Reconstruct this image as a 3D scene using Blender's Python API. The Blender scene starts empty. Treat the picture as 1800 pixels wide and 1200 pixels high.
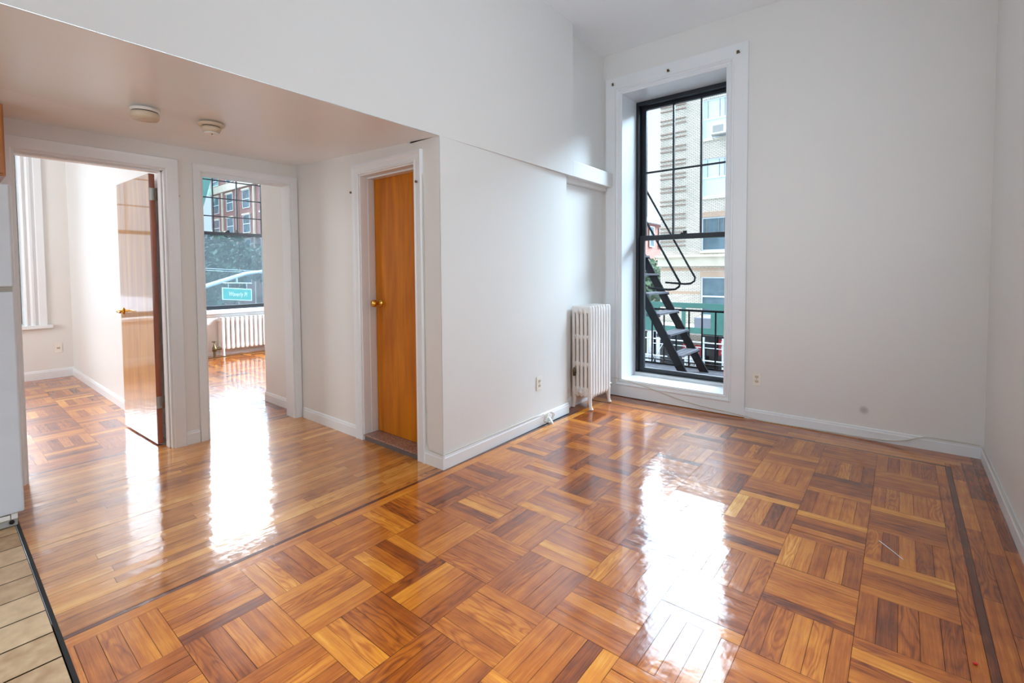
import bpy, math, random
from mathutils import Vector, Matrix, Euler
random.seed(7)
scn = bpy.context.scene
COL = scn.collection

def s2l(c):
    return tuple((x / 12.92 if x <= .04045 else ((x + .055) / 1.055) ** 2.4) for x in c) + (1.0,)

# ------------------------------------------------------------------ camera
def cam_axes(yaw, pitch, roll):
    f = Vector((-math.cos(pitch) * math.sin(yaw), math.cos(pitch) * math.cos(yaw), math.sin(pitch)))
    r = f.cross(Vector((0, 0, 1))).normalized(); u = r.cross(f)
    r2 = r * math.cos(roll) + u * math.sin(roll); u2 = -r * math.sin(roll) + u * math.cos(roll)
    return r2, u2, f
FPX = 841.0
cam = bpy.data.cameras.new('camera'); camo = bpy.data.objects.new('camera', cam); COL.objects.link(camo)
r_, u_, f_ = cam_axes(0.683805, -0.038556, -0.006836)
M = Matrix.Identity(4)
for i in range(3):
    M[i][0] = r_[i]; M[i][1] = u_[i]; M[i][2] = -f_[i]
M[2][3] = 1.30
camo.matrix_world = M
cam.sensor_width = 36; cam.sensor_fit = 'HORIZONTAL'
cam.lens = FPX / 1800 * 36; cam.shift_y = (507.85 - 600) / 1800.0; cam.clip_start = .02; cam.clip_end = 500
scn.camera = camo

# ------------------------------------------------------------------ view / world / light
scn.view_settings.view_transform = 'Standard'; scn.view_settings.look = 'None'
scn.view_settings.gamma = 1.0; scn.view_settings.use_curve_mapping = False
scn.view_settings.exposure = 0.18
scn.cycles.use_denoising = True
scn.cycles.max_bounces = 14; scn.cycles.diffuse_bounces = 8; scn.cycles.glossy_bounces = 6
scn.cycles.transparent_max_bounces = 16; scn.cycles.sample_clamp_indirect = 6.0
scn.cycles.caustics_reflective = False; scn.cycles.caustics_refractive = False

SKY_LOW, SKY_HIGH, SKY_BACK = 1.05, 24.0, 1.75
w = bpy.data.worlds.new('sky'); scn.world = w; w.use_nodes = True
nt = w.node_tree; nt.nodes.clear(); N = nt.nodes.new; K = nt.links.new
out = N('ShaderNodeOutputWorld'); bg = N('ShaderNodeBackground'); K(bg.outputs[0], out.inputs[0])
tc = N('ShaderNodeTexCoord'); sep = N('ShaderNodeSeparateXYZ'); K(tc.outputs['Generated'], sep.inputs[0])
def smooth(sock, a, b, lo, hi):
    m = N('ShaderNodeMapRange'); m.interpolation_type = 'SMOOTHSTEP'; K(sock, m.inputs[0])
    m.inputs[1].default_value = a; m.inputs[2].default_value = b; m.inputs[3].default_value = lo; m.inputs[4].default_value = hi
    return m.outputs[0]
def wmath(op, a, b):
    m = N('ShaderNodeMath'); m.operation = op
    for i, v in enumerate((a, b)):
        if isinstance(v, (int, float)): m.inputs[i].default_value = v
        else: K(v, m.inputs[i])
    return m.outputs[0]
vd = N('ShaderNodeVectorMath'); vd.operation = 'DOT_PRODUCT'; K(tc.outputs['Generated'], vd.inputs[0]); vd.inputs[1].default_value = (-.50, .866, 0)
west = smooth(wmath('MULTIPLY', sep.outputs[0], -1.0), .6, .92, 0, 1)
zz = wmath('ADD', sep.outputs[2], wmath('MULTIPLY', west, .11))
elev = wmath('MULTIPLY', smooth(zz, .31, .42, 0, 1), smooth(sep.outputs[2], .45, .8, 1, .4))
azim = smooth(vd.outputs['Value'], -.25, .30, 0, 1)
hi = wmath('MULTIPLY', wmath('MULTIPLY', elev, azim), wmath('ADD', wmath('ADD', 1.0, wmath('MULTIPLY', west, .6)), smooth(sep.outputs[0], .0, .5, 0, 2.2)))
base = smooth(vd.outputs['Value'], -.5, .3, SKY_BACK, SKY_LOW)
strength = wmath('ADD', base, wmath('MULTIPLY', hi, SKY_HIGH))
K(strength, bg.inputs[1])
nz = N('ShaderNodeTexNoise'); nz.inputs['Scale'].default_value = 3.0; nz.inputs['Detail'].default_value = 5; K(tc.outputs['Generated'], nz.inputs[0])
cl = smooth(nz.outputs[0], .42, .62, 0, 1)
mx = N('ShaderNodeMix'); mx.data_type = 'RGBA'; K(cl, mx.inputs[0])
mx.inputs[6].default_value = s2l((.78, .89, .98)); mx.inputs[7].default_value = s2l((.95, .97, 1.0)); K(mx.outputs[2], bg.inputs[0])

def area(name, loc, rot, sx, sy, power, color=(1, 1, 1), portal=False):
    l = bpy.data.lights.new(name, 'AREA'); l.shape = 'RECTANGLE'; l.size = sx; l.size_y = sy; l.energy = power; l.color = color
    if portal: l.cycles.is_portal = True
    o = bpy.data.objects.new(name, l); COL.objects.link(o); o.location = loc; o.rotation_euler = rot
    return o
H = math.pi / 2
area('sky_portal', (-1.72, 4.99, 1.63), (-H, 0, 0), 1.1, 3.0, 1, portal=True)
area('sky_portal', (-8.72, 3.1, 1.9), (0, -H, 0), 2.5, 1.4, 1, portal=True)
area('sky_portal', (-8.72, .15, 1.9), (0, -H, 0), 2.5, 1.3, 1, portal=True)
# fill lamps in unseen openings added to the front and right walls
area('added_window_fill', (-1.35, -3.3, 1.9), (H + .25, 0, 0), 1.5, 2.4, 60, (.84, .93, 1.0))
area('added_window_fill', (.60, 1.95, 1.95), (0, H + .25, 0), 2.3, 1.2, 25, (.84, .93, 1.0))
# fill lamps in unseen side openings added to the two bedrooms
area('added_window_fill', (-6.2, -2.78, 1.9), (H, 0, 0), 1.5, 2.2, 95, (.93, .97, 1.0))
area('added_window_fill', (-6.7, 4.9, 1.9), (-H, 0, 0), 1.5, 2.2, 62, (.93, .97, 1.0))
area('added_window_fill', (-3.3, -3.3, 1.4), (H, 0, 0), .8, 1.4, 2.0, (.95, .97, 1.0))  # weak fill lamp in an unseen opening added behind the kitchen

# ------------------------------------------------------------------ materials
MATS = {}
def newmat(name):
    m = bpy.data.materials.new(name); m.use_nodes = True; MATS[name] = m
    nt = m.node_tree; b = nt.nodes['Principled BSDF']
    return m, nt, b
def noise_bump(nt, b, scale, strength, dist=.001, coord='Object', vec=None):
    tc = nt.nodes.new('ShaderNodeTexCoord'); n = nt.nodes.new('ShaderNodeTexNoise'); n.inputs['Scale'].default_value = scale
    n.inputs['Detail'].default_value = 3
    nt.links.new(tc.outputs[coord], n.inputs[0])
    bp = nt.nodes.new('ShaderNodeBump'); bp.inputs['Strength'].default_value = strength; bp.inputs['Distance'].default_value = dist
    nt.links.new(n.outputs[0], bp.inputs['Height']); nt.links.new(bp.outputs[0], b.inputs['Normal'])
    return n, bp
def simple(name, c, rough=.5, metal=0, var=.04, scale=6, bump=.0, bscale=60, spec=.5, coat=0):
    m, nt, b = newmat(name)
    L = nt.links.new
    tc = nt.nodes.new('ShaderNodeTexCoord'); n = nt.nodes.new('ShaderNodeTexNoise'); n.inputs['Scale'].default_value = scale; n.inputs['Detail'].default_value = 4
    L(tc.outputs['Object'], n.inputs[0])
    mr = nt.nodes.new('ShaderNodeMapRange'); mr.inputs[1].default_value = .3; mr.inputs[2].default_value = .7; mr.inputs[3].default_value = 1 - var; mr.inputs[4].default_value = 1 + var
    L(n.outputs[0], mr.inputs[0])
    mu = nt.nodes.new('ShaderNodeVectorMath'); mu.operation = 'SCALE'; mu.inputs[0].default_value = s2l(c)[:3]; L(mr.outputs[0], mu.inputs['Scale'])
    L(mu.outputs[0], b.inputs['Base Color'])
    b.inputs['Roughness'].default_value = rough; b.inputs['Metallic'].default_value = metal; b.inputs['Specular IOR Level'].default_value = spec
    b.inputs['Coat Weight'].default_value = coat
    if bump: noise_bump(nt, b, bscale, bump)
    return m
paint = simple('wall_paint', (.868, .866, .855), .42, var=.012, scale=1.3, bump=.25, bscale=45)
paint_ceil = simple('ceiling_paint', (.92, .94, .95), .27, var=.012, scale=1.3, bump=.25, bscale=14)
trim = simple('trim_paint', (.88, .895, .905), .3, var=.012, scale=3, bump=.06, bscale=22)
rad_paint = simple('radiator_paint', (.88, .865, .85), .3, var=.03, scale=9, bump=.35, bscale=30)
ivory = simple('ivory_plastic', (.90, .885, .85), .35)
white_pl = simple('white_plastic', (.90, .90, .88), .3)
aged_pl = simple('aged_plastic', (.82, .77, .68), .4, var=.06)
dark = simple('dark_recess', (.06, .055, .05), .6)
blackf = simple('black_window_paint', (.10, .12, .15), .38, var=.1)
brass = simple('polished_brass', (.86, .66, .30), .15, metal=1)
abrass = simple('aged_brass', (.45, .38, .28), .4, metal=1, var=.15, scale=30)
steel = simple('hinge_steel', (.62, .60, .56), .35, metal=1)
enamel = simple('fridge_enamel', (.80, .83, .86), .35, bump=.15, bscale=300)
graypl = simple('gray_plastic', (.62, .62, .60), .4)
iron = simple('fire_escape_iron', (.06, .065, .08), .7, var=.15, spec=.03)
tread = simple('weathered_tread', (.24, .24, .26), .75, spec=.1, var=.2, scale=14, bump=.5, bscale=40)
cable = simple('cable_white', (.78, .76, .71), .4)
galv = simple('galvanised_pipe', (.80, .84, .86), .35, metal=.3, var=.08)
green = simple('green_plywood', (.26, .45, .41), .7, var=.1, scale=3)
redsign = simple('red_sign_face', (.72, .12, .18), .5)
whitesign = simple('white_sign_face', (.90, .91, .92), .5)
asphalt = simple('asphalt', (.36, .37, .39), .9, var=.1)
sidewalk = simple('sidewalk_concrete', (.62, .61, .59), .85, var=.06)
darkglass = simple('dark_shop_glass', (.10, .13, .15), .1)
limestone = simple('limestone', (.82, .79, .72), .8, var=.06, scale=2)
bandst = simple('brown_brick_band', (.58, .50, .45), .85, var=.1, scale=8)
lintel = simple('lintel_brick', (.70, .60, .52), .85, var=.08, scale=12)
winwhite = simple('window_white_paint', (.88, .91, .93), .5)
winsky = simple('blind_fabric', (.80, .88, .92), .6, var=.05)
paneM = simple('facade_pane', (.36, .44, .48), .06, var=.3, scale=1.5)
signgreen = simple('street_sign_green', (.10, .62, .56), .45, var=.02)
pinkdeck = simple('plank_deck', (.84, .78, .76), .8, var=.08, scale=4)
bark = simple('bark', (.30, .26, .22), .9)
tealroof = simple('copper_roof', (.50, .78, .76), .6)
paper = simple('paper_white', (.92, .92, .92), .6)
redbit = simple('red_scrap', (.80, .08, .08), .5)
stainm = simple('smudge', (.60, .58, .57), .55)

def leafmat():
    m, nt, b = newmat('leaves'); L = nt.links.new
    tc = nt.nodes.new('ShaderNodeTexCoord'); n = nt.nodes.new('ShaderNodeTexNoise'); n.inputs['Scale'].default_value = 1.5; L(tc.outputs['Object'], n.inputs[0])
    r = nt.nodes.new('ShaderNodeValToRGB'); r.color_ramp.elements[0].position = .35; r.color_ramp.elements[1].position = .65
    r.color_ramp.elements[0].color = s2l((.22, .31, .27)); r.color_ramp.elements[1].color = s2l((.40, .50, .40)); L(n.outputs[0], r.inputs[0])
    L(r.outputs[0], b.inputs['Base Color']); b.inputs['Roughness'].default_value = .6
    return m
leaves = leafmat()

def brickmat(name, c1, c2, mortar, bw=.215, bh=.072, axis='xz'):
    m, nt, b = newmat(name); L = nt.links.new
    tc = nt.nodes.new('ShaderNodeTexCoord'); sp = nt.nodes.new('ShaderNodeSeparateXYZ'); cb = nt.nodes.new('ShaderNodeCombineXYZ')
    L(tc.outputs['Object'], sp.inputs[0])
    L(sp.outputs['XYZ'.index(axis[0].upper())], cb.inputs[0]); L(sp.outputs[2], cb.inputs[1])
    br = nt.nodes.new('ShaderNodeTexBrick'); L(cb.outputs[0], br.inputs['Vector']); br.inputs['Scale'].default_value = 1
    br.inputs['Color1'].default_value = s2l(c1); br.inputs['Color2'].default_value = s2l(c2); br.inputs['Mortar'].default_value = s2l(mortar)
    br.inputs['Mortar Size'].default_value = .012; br.inputs['Brick Width'].default_value = bw; br.inputs['Row Height'].default_value = bh
    br.inputs['Bias'].default_value = 0
    n = nt.nodes.new('ShaderNodeTexNoise'); n.inputs['Scale'].default_value = .9; L(tc.outputs['Object'], n.inputs[0])
    mr = nt.nodes.new('ShaderNodeMapRange'); mr.inputs[1].default_value = .3; mr.inputs[2].default_value = .7; mr.inputs[3].default_value = .9; mr.inputs[4].default_value = 1.08; L(n.outputs[0], mr.inputs[0])
    mu = nt.nodes.new('ShaderNodeVectorMath'); mu.operation = 'SCALE'; L(br.outputs[0], mu.inputs[0]); L(mr.outputs[0], mu.inputs['Scale'])
    L(mu.outputs[0], b.inputs['Base Color']); b.inputs['Roughness'].default_value = .85
    return m
tanbrick = brickmat('tan_brick', (.88, .86, .80), (.82, .79, .73), (.52, .49, .46))
redbrick = brickmat('red_brick', (.58, .40, .38), (.52, .36, .35), (.60, .50, .46), .3, .1)
redbrick_y = brickmat('red_brick_side', (.66, .42, .36), (.58, .36, .31), (.60, .50, .46), .3, .1, 'yz')

def glassmat(name, haze=0.0, tint=(.97, .985, .985), hazecol=(.55, .62, .66)):
    m = bpy.data.materials.new(name); m.use_nodes = True; nt = m.node_tree; nt.nodes.clear(); L = nt.links.new
    o = nt.nodes.new('ShaderNodeOutputMaterial'); t = nt.nodes.new('ShaderNodeBsdfTransparent'); t.inputs[0].default_value = tint + (1,)
    g = nt.nodes.new('ShaderNodeBsdfGlossy'); g.inputs['Roughness'].default_value = .01
    fr = nt.nodes.new('ShaderNodeFresnel'); fr.inputs[0].default_value = 1.28
    mx = nt.nodes.new('ShaderNodeMixShader'); L(fr.outputs[0], mx.inputs[0]); L(t.outputs[0], mx.inputs[1]); L(g.outputs[0], mx.inputs[2])
    last = mx.outputs[0]
    if haze:
        d = nt.nodes.new('ShaderNodeBsdfTranslucent'); d.inputs[0].default_value = s2l(hazecol)
        d2 = nt.nodes.new('ShaderNodeBsdfDiffuse'); d2.inputs[0].default_value = s2l(hazecol)
        m0 = nt.nodes.new('ShaderNodeMixShader'); m0.inputs[0].default_value = .5; L(d.outputs[0], m0.inputs[1]); L(d2.outputs[0], m0.inputs[2])
        m2 = nt.nodes.new('ShaderNodeMixShader'); m2.inputs[0].default_value = haze; L(last, m2.inputs[1]); L(m0.outputs[0], m2.inputs[2]); last = m2.outputs[0]
    L(last, o.inputs[0])
    return m
glass = glassmat('window_glass', 0)
screen_glass = glassmat('screened_glass', .22, (.66, .73, .76), (.50, .54, .56))

def mnode(nt, op, a, b=None, c=None):
    m = nt.nodes.new('ShaderNodeMath'); m.operation = op
    for i, v in enumerate((a, b, c)):
        if v is None: continue
        if isinstance(v, (int, float)): m.inputs[i].default_value = v
        else: nt.links.new(v, m.inputs[i])
    return m.outputs[0]

def woodfloor(name, ramp, grain=.34, rough=(.07, .22), coat=1.0, coat_ior=1.58, spread=1.0):
    m, nt, b = newmat(name); L = nt.links.new
    uv = nt.nodes.new('ShaderNodeUVMap'); uv.uv_map = 'UVMap'
    at = nt.nodes.new('ShaderNodeAttribute'); at.attribute_name = 'Col'
    sc = nt.nodes.new('ShaderNodeSeparateColor'); L(at.outputs['Color'], sc.inputs[0])
    tone, seed, kind = sc.outputs[0], sc.outputs[1], sc.outputs[2]
    su = nt.nodes.new('ShaderNodeSeparateXYZ'); L(uv.outputs[0], su.inputs[0])
    U, V = su.outputs[0], su.outputs[1]
    def vec(us, vs, zs):
        c = nt.nodes.new('ShaderNodeCombineXYZ'); L(mnode(nt, 'MULTIPLY', U, us), c.inputs[0]); L(mnode(nt, 'MULTIPLY', V, vs), c.inputs[1]); L(mnode(nt, 'MULTIPLY', seed, zs), c.inputs[2]); return c.outputs[0]
    def noise(v, detail=3, rough=.5):
        n = nt.nodes.new('ShaderNodeTexNoise'); n.inputs['Scale'].default_value = 1; n.inputs['Detail'].default_value = detail; n.inputs['Roughness'].default_value = rough; L(v, n.inputs[0]); return n.outputs[0]
    fine = noise(vec(9, 260, 91), 4, .6)
    mid = noise(vec(3.5, 60, 57), 3)
    low = noise(vec(3.0, 16, 133), 2, .4)
    rings = mnode(nt, 'SINE', mnode(nt, 'ADD', mnode(nt, 'MULTIPLY', low, 62), mnode(nt, 'MULTIPLY', V, 150)))
    rings = mnode(nt, 'MULTIPLY', mnode(nt, 'ADD', rings, 1), .5)
    rings = mnode(nt, 'POWER', rings, 2.2)
    kmask = nt.nodes.new('ShaderNodeMapRange'); kmask.inputs[1].default_value = .35; kmask.inputs[2].default_value = .9; L(kind, kmask.inputs[0])
    g = mnode(nt, 'ADD', mnode(nt, 'MULTIPLY', mnode(nt, 'SUBTRACT', fine, .5), 1.3), mnode(nt, 'MULTIPLY', mnode(nt, 'SUBTRACT', mid, .5), 1.5))
    g = mnode(nt, 'ADD', g, mnode(nt, 'MULTIPLY', mnode(nt, 'MULTIPLY', rings, kmask.outputs[0]), -.55))
    # broad colour drift over the room (old varnish)
    tc = nt.nodes.new('ShaderNodeTexCoord'); nb = nt.nodes.new('ShaderNodeTexNoise'); nb.inputs['Scale'].default_value = 9; nb.inputs['Detail'].default_value = 5; L(tc.outputs['Object'], nb.inputs[0])
    t = mnode(nt, 'ADD', tone, mnode(nt, 'MULTIPLY', g, grain)); t = mnode(nt, 'ADD', t, mnode(nt, 'MULTIPLY', mnode(nt, 'SUBTRACT', nb.outputs[0], .5), .38))
    r = nt.nodes.new('ShaderNodeValToRGB'); cr = r.color_ramp
    while len(cr.elements) < len(ramp): cr.elements.new(.5)
    for e, (p, c) in zip(cr.elements, ramp): e.position = p; e.color = s2l(c)
    L(t, r.inputs[0]); L(r.outputs[0], b.inputs['Base Color'])
    # worn, scuffed varnish
    n2 = nt.nodes.new('ShaderNodeTexNoise'); n2.inputs['Scale'].default_value = 26; n2.inputs['Detail'].default_value = 8; n2.inputs['Roughness'].default_value = .7; L(tc.outputs['Object'], n2.inputs[0])
    mr = nt.nodes.new('ShaderNodeMapRange'); mr.inputs[1].default_value = .45; mr.inputs[2].default_value = .72; mr.inputs[3].default_value = rough[0]; mr.inputs[4].default_value = rough[1]; L(n2.outputs[0], mr.inputs[0])
    b.inputs['Roughness'].default_value = .42; b.inputs['Specular IOR Level'].default_value = .15
    b.inputs['Coat Weight'].default_value = coat; b.inputs['Coat IOR'].default_value = coat_ior; L(mr.outputs[0], b.inputs['Coat Roughness'])
    # waves of the varnish + open grain
    nw = nt.nodes.new('ShaderNodeTexNoise'); nw.inputs['Scale'].default_value = 16; nw.inputs['Detail'].default_value = 2; L(tc.outputs['Object'], nw.inputs[0])
    h = mnode(nt, 'ADD', mnode(nt, 'MULTIPLY', nw.outputs[0], 1.0), mnode(nt, 'MULTIPLY', mid, .14)); h = mnode(nt, 'ADD', h, mnode(nt, 'MULTIPLY', n2.outputs[0], .18))
    bp = nt.nodes.new('ShaderNodeBump'); bp.inputs['Strength'].default_value = .5; bp.inputs['Distance'].default_value = .0016; L(h, bp.inputs['Height'])
    L(bp.outputs[0], b.inputs['Coat Normal']); L(bp.outputs[0], b.inputs['Normal'])
    return m
oak = woodfloor('parquet_oak', [(0, (.33, .14, .05)), (.22, (.52, .245, .06)), (.48, (.69, .375, .09)), (.75, (.82, .52, .16)), (1, (.94, .72, .33))])
oak_hall = woodfloor('strip_oak', [(0, (.36, .18, .07)), (.25, (.64, .37, .13)), (.6, (.82, .54, .23)), (1, (.95, .76, .44))], coat_ior=1.72)
gapm = simple('floor_gap', (.10, .06, .04), .8)

def doorwood(name, c1, c2, rough, coatr=.1, coat=.6):
    m, nt, b = newmat(name); L = nt.links.new
    tc = nt.nodes.new('ShaderNodeTexCoord'); mp = nt.nodes.new('ShaderNodeMapping'); mp.inputs['Scale'].default_value = (7, 7, .7); L(tc.outputs['Object'], mp.inputs[0])
    n = nt.nodes.new('ShaderNodeTexNoise'); n.inputs['Scale'].default_value = 2.2; n.inputs['Detail'].default_value = 6; n.inputs['Distortion'].default_value = .6; L(mp.outputs[0], n.inputs[0])
    mp2 = nt.nodes.new('ShaderNodeMapping'); mp2.inputs['Scale'].default_value = (120, 120, 2.5); L(tc.outputs['Object'], mp2.inputs[0])
    n2 = nt.nodes.new('ShaderNodeTexNoise'); n2.inputs['Scale'].default_value = 1; n2.inputs['Detail'].default_value = 2; L(mp2.outputs[0], n2.inputs[0])
    f = mnode(nt, 'ADD', mnode(nt, 'MULTIPLY', n.outputs[0], .88), mnode(nt, 'MULTIPLY', n2.outputs[0], .12))
    r = nt.nodes.new('ShaderNodeValToRGB'); r.color_ramp.elements[0].position = .32; r.color_ramp.elements[1].position = .68
    r.color_ramp.elements[0].color = s2l(c1); r.color_ramp.elements[1].color = s2l(c2); L(f, r.inputs[0]); L(r.outputs[0], b.inputs['Base Color'])
    b.inputs['Roughness'].default_value = rough; b.inputs['Coat Weight'].default_value = coat; b.inputs['Coat Roughness'].default_value = coatr
    return m
birch = doorwood('varnished_birch', (.68, .37, .02), (.82, .50, .06), .4, .15, .15)
birch.node_tree.nodes['Principled BSDF'].inputs['Specular IOR Level'].default_value = .25
birch_open = doorwood('glossy_birch', (.66, .42, .08), (.80, .57, .18), .3, .05, 1.0)
birch_open.node_tree.nodes['Principled BSDF'].inputs['Coat IOR'].default_value = 1.7
edgewood = doorwood('door_edge_wood', (.48, .22, .07), (.62, .30, .10), .4)
cabwood = doorwood('cabinet_oak', (.66, .40, .18), (.78, .50, .24), .35)

def marble(name):
    m, nt, b = newmat(name); L = nt.links.new
    tc = nt.nodes.new('ShaderNodeTexCoord'); v = nt.nodes.new('ShaderNodeTexVoronoi'); v.inputs['Scale'].default_value = 160; L(tc.outputs['Object'], v.inputs[0])
    r = nt.nodes.new('ShaderNodeValToRGB'); r.color_ramp.elements[0].color = s2l((.42, .30, .26)); r.color_ramp.elements[1].color = s2l((.72, .58, .52)); L(v.outputs['Color'], r.inputs[0])
    L(r.outputs[0], b.inputs['Base Color']); b.inputs['Roughness'].default_value = .25
    return m
granite = marble('threshold_granite')
granite_edge = simple('threshold_edge', (.42, .38, .37), .6, var=.15, scale=60)

def tilemat():
    m, nt, b = newmat('kitchen_tile'); L = nt.links.new
    at = nt.nodes.new('ShaderNodeAttribute'); at.attribute_name = 'Col'
    sc = nt.nodes.new('ShaderNodeSeparateColor'); L(at.outputs['Color'], sc.inputs[0])
    tc = nt.nodes.new('ShaderNodeTexCoord'); n = nt.nodes.new('ShaderNodeTexNoise'); n.inputs['Scale'].default_value = 18; n.inputs['Detail'].default_value = 8; L(tc.outputs['Object'], n.inputs[0])
    f = mnode(nt, 'ADD', mnode(nt, 'MULTIPLY', n.outputs[0], .7), mnode(nt, 'MULTIPLY', sc.outputs[0], .3))
    r = nt.nodes.new('ShaderNodeValToRGB'); r.color_ramp.elements[0].position = .3; r.color_ramp.elements[1].position = .75
    r.color_ramp.elements[0].color = s2l((.66, .52, .38)); r.color_ramp.elements[1].color = s2l((.84, .72, .57)); L(f, r.inputs[0]); L(r.outputs[0], b.inputs['Base Color'])
    b.inputs['Roughness'].default_value = .45
    bp = nt.nodes.new('ShaderNodeBump'); bp.inputs['Strength'].default_value = .4; bp.inputs['Distance'].default_value = .002; L(n.outputs[0], bp.inputs['Height']); L(bp.outputs[0], b.inputs['Normal'])
    return m
tilem = tilemat()
grout = simple('grout', (.34, .28, .22), .9)

# ------------------------------------------------------------------ mesh builder
class MB:
    def __init__(s): s.v = []; s.f = []; s.sm = []
    def add(s, vs, fs, smooth=False):
        o = len(s.v); s.v += [tuple(p) for p in vs]; s.f += [tuple(i + o for i in f) for f in fs]; s.sm += [smooth] * len(fs); return s
    def box(s, x0, y0, z0, x1, y1, z1):
        if x0 > x1: x0, x1 = x1, x0
        if y0 > y1: y0, y1 = y1, y0
        if z0 > z1: z0, z1 = z1, z0
        v = [(x0, y0, z0), (x1, y0, z0), (x1, y1, z0), (x0, y1, z0), (x0, y0, z1), (x1, y0, z1), (x1, y1, z1), (x0, y1, z1)]
        return s.add(v, [(3, 2, 1, 0), (4, 5, 6, 7), (0, 1, 5, 4), (1, 2, 6, 5), (2, 3, 7, 6), (3, 0, 4, 7)])
    def hexa(s, v):   # 8 corner points, same order as box
        return s.add(v, [(3, 2, 1, 0), (4, 5, 6, 7), (0, 1, 5, 4), (1, 2, 6, 5), (2, 3, 7, 6), (3, 0, 4, 7)])
    def bar(s, p, q, w, h, up=(0, 0, 1)):
        p, q = Vector(p), Vector(q); d = (q - p).normalized(); u = Vector(up)
        sd = d.cross(u)
        if sd.length < 1e-4: sd = d.cross(Vector((1, 0, 0)))
        sd.normalize(); u = sd.cross(d); sd = sd * w / 2; u = u * h / 2
        v = [p - sd - u, p + sd - u, q + sd - u, q - sd - u, p - sd + u, p + sd + u, q + sd + u, q - sd + u]
        return s.hexa(v)
    def tube(s, pts, r, n=8, closed=False, rr=None):
        pts = [Vector(p) for p in pts]; m = len(pts); vs = []; fs = []
        prev = None
        for i, p in enumerate(pts):
            a = pts[i - 1] if (i > 0 or closed) else p; b = pts[(i + 1) % m] if (i < m - 1 or closed) else p
            d = (b - a).normalized()
            if prev is None:
                n1 = d.cross(Vector((0, 0, 1)))
                if n1.length < .05: n1 = d.cross(Vector((1, 0, 0)))
            else: n1 = prev - d * prev.dot(d)
            n1.normalize(); prev = n1; n2 = d.cross(n1)
            R = rr[i] if rr else r
            for k in range(n):
                t = 2 * math.pi * k / n; vs.append(p + (n1 * math.cos(t) + n2 * math.sin(t)) * R)
        for i in range(m if closed else m - 1):
            j = (i + 1) % m
            for k in range(n): fs.append((i * n + k, i * n + (k + 1) % n, j * n + (k + 1) % n, j * n + k))
        s.add(vs, fs, True)
        if not closed:
            s.add([vs[k] for k in range(n)], [tuple(reversed(range(n)))]); s.add([vs[(m - 1) * n + k] for k in range(n)], [tuple(range(n))])
        return s
    def lathe(s, prof, c=(0, 0, 0), axis='z', n=24):
        vs = []; fs = []; m = len(prof)
        for r, h in prof:
            for k in range(n):
                t = 2 * math.pi * k / n; a, b = r * math.cos(t), r * math.sin(t)
                p = {'z': (a, b, h), 'y': (a, h, b), 'x': (h, a, b)}[axis]; vs.append((p[0] + c[0], p[1] + c[1], p[2] + c[2]))
        for i in range(m - 1):
            for k in range(n): fs.append((i * n + k, i * n + (k + 1) % n, (i + 1) * n + (k + 1) % n, (i + 1) * n + k))
        s.add(vs, fs, True)
        if prof[0][0] > 1e-5: s.add([vs[k] for k in range(n)], [tuple(range(n))])
        if prof[-1][0] > 1e-5: s.add([vs[(m - 1) * n + k] for k in range(n)], [tuple(range(n))])
        return s
    def ell(s, c, rx, ry, rz, n=14, m=9):
        vs = []; fs = []
        for i in range(m + 1):
            ph = math.pi * i / m
            for k in range(n):
                t = 2 * math.pi * k / n; vs.append((c[0] + rx * math.sin(ph) * math.cos(t), c[1] + ry * math.sin(ph) * math.sin(t), c[2] + rz * math.cos(ph)))
        for i in range(m):
            for k in range(n): fs.append((i * n + k, (i + 1) * n + k, (i + 1) * n + (k + 1) % n, i * n + (k + 1) % n))
        return s.add(vs, fs, True)
    def wall(s, ax, c0, c1, a0, a1, z0, z1, holes=()):
        """slab: ax='x' -> thickness along x from c0..c1, runs along y a0..a1; holes (a0,a1,z0,z1)"""
        A = sorted(set([a0, a1] + [h[0] for h in holes] + [h[1] for h in holes])); Z = sorted(set([z0, z1] + [h[2] for h in holes] + [h[3] for h in holes]))
        A = [a for a in A if a0 <= a <= a1]; Z = [z for z in Z if z0 <= z <= z1]
        solid = lambda i, j: 0 <= i < len(A) - 1 and 0 <= j < len(Z) - 1 and not any(h[0] <= (A[i] + A[i + 1]) / 2 <= h[1] and h[2] <= (Z[j] + Z[j + 1]) / 2 <= h[3] for h in holes)
        P = (lambda c, a, z: (c, a, z)) if ax == 'x' else (lambda c, a, z: (a, c, z))
        for i in range(len(A) - 1):
            for j in range(len(Z) - 1):
                if not solid(i, j): continue
                q = [(A[i], Z[j]), (A[i + 1], Z[j]), (A[i + 1], Z[j + 1]), (A[i], Z[j + 1])]
                s.add([P(c0, *p) for p in q], [(0, 1, 2, 3) if ax == 'y' else (3, 2, 1, 0)]); s.add([P(c1, *p) for p in q], [(3, 2, 1, 0) if ax == 'y' else (0, 1, 2, 3)])
                for (di, dj, e) in ((0, -1, 0), (1, 0, 1), (0, 1, 2), (-1, 0, 3)):
                    if not solid(i + di, j + dj):
                        p, r = q[e], q[(e + 1) % 4]; s.add([P(c0, *p), P(c1, *p), P(c1, *r), P(c0, *r)], [(0, 1, 2, 3)])
        return s
    def build(s, name, mat, parent=None, bevel=0, loc=None, merge=False):
        me = bpy.data.meshes.new(name); 
        loc = Vector(loc) if loc else Vector((0, 0, 0))
        me.from_pydata([tuple(Vector(p) - loc) for p in s.v], [], s.f)
        me.polygons.foreach_set('use_smooth', s.sm)
        for m in (mat if isinstance(mat, (list, tuple)) else [mat]): me.materials.append(m)
        if merge:
            import bmesh
            b = bmesh.new(); b.from_mesh(me); bmesh.ops.remove_doubles(b, verts=b.verts, dist=1e-5); bmesh.ops.recalc_face_normals(b, faces=b.faces); b.to_mesh(me); b.free()
        me.update()
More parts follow.
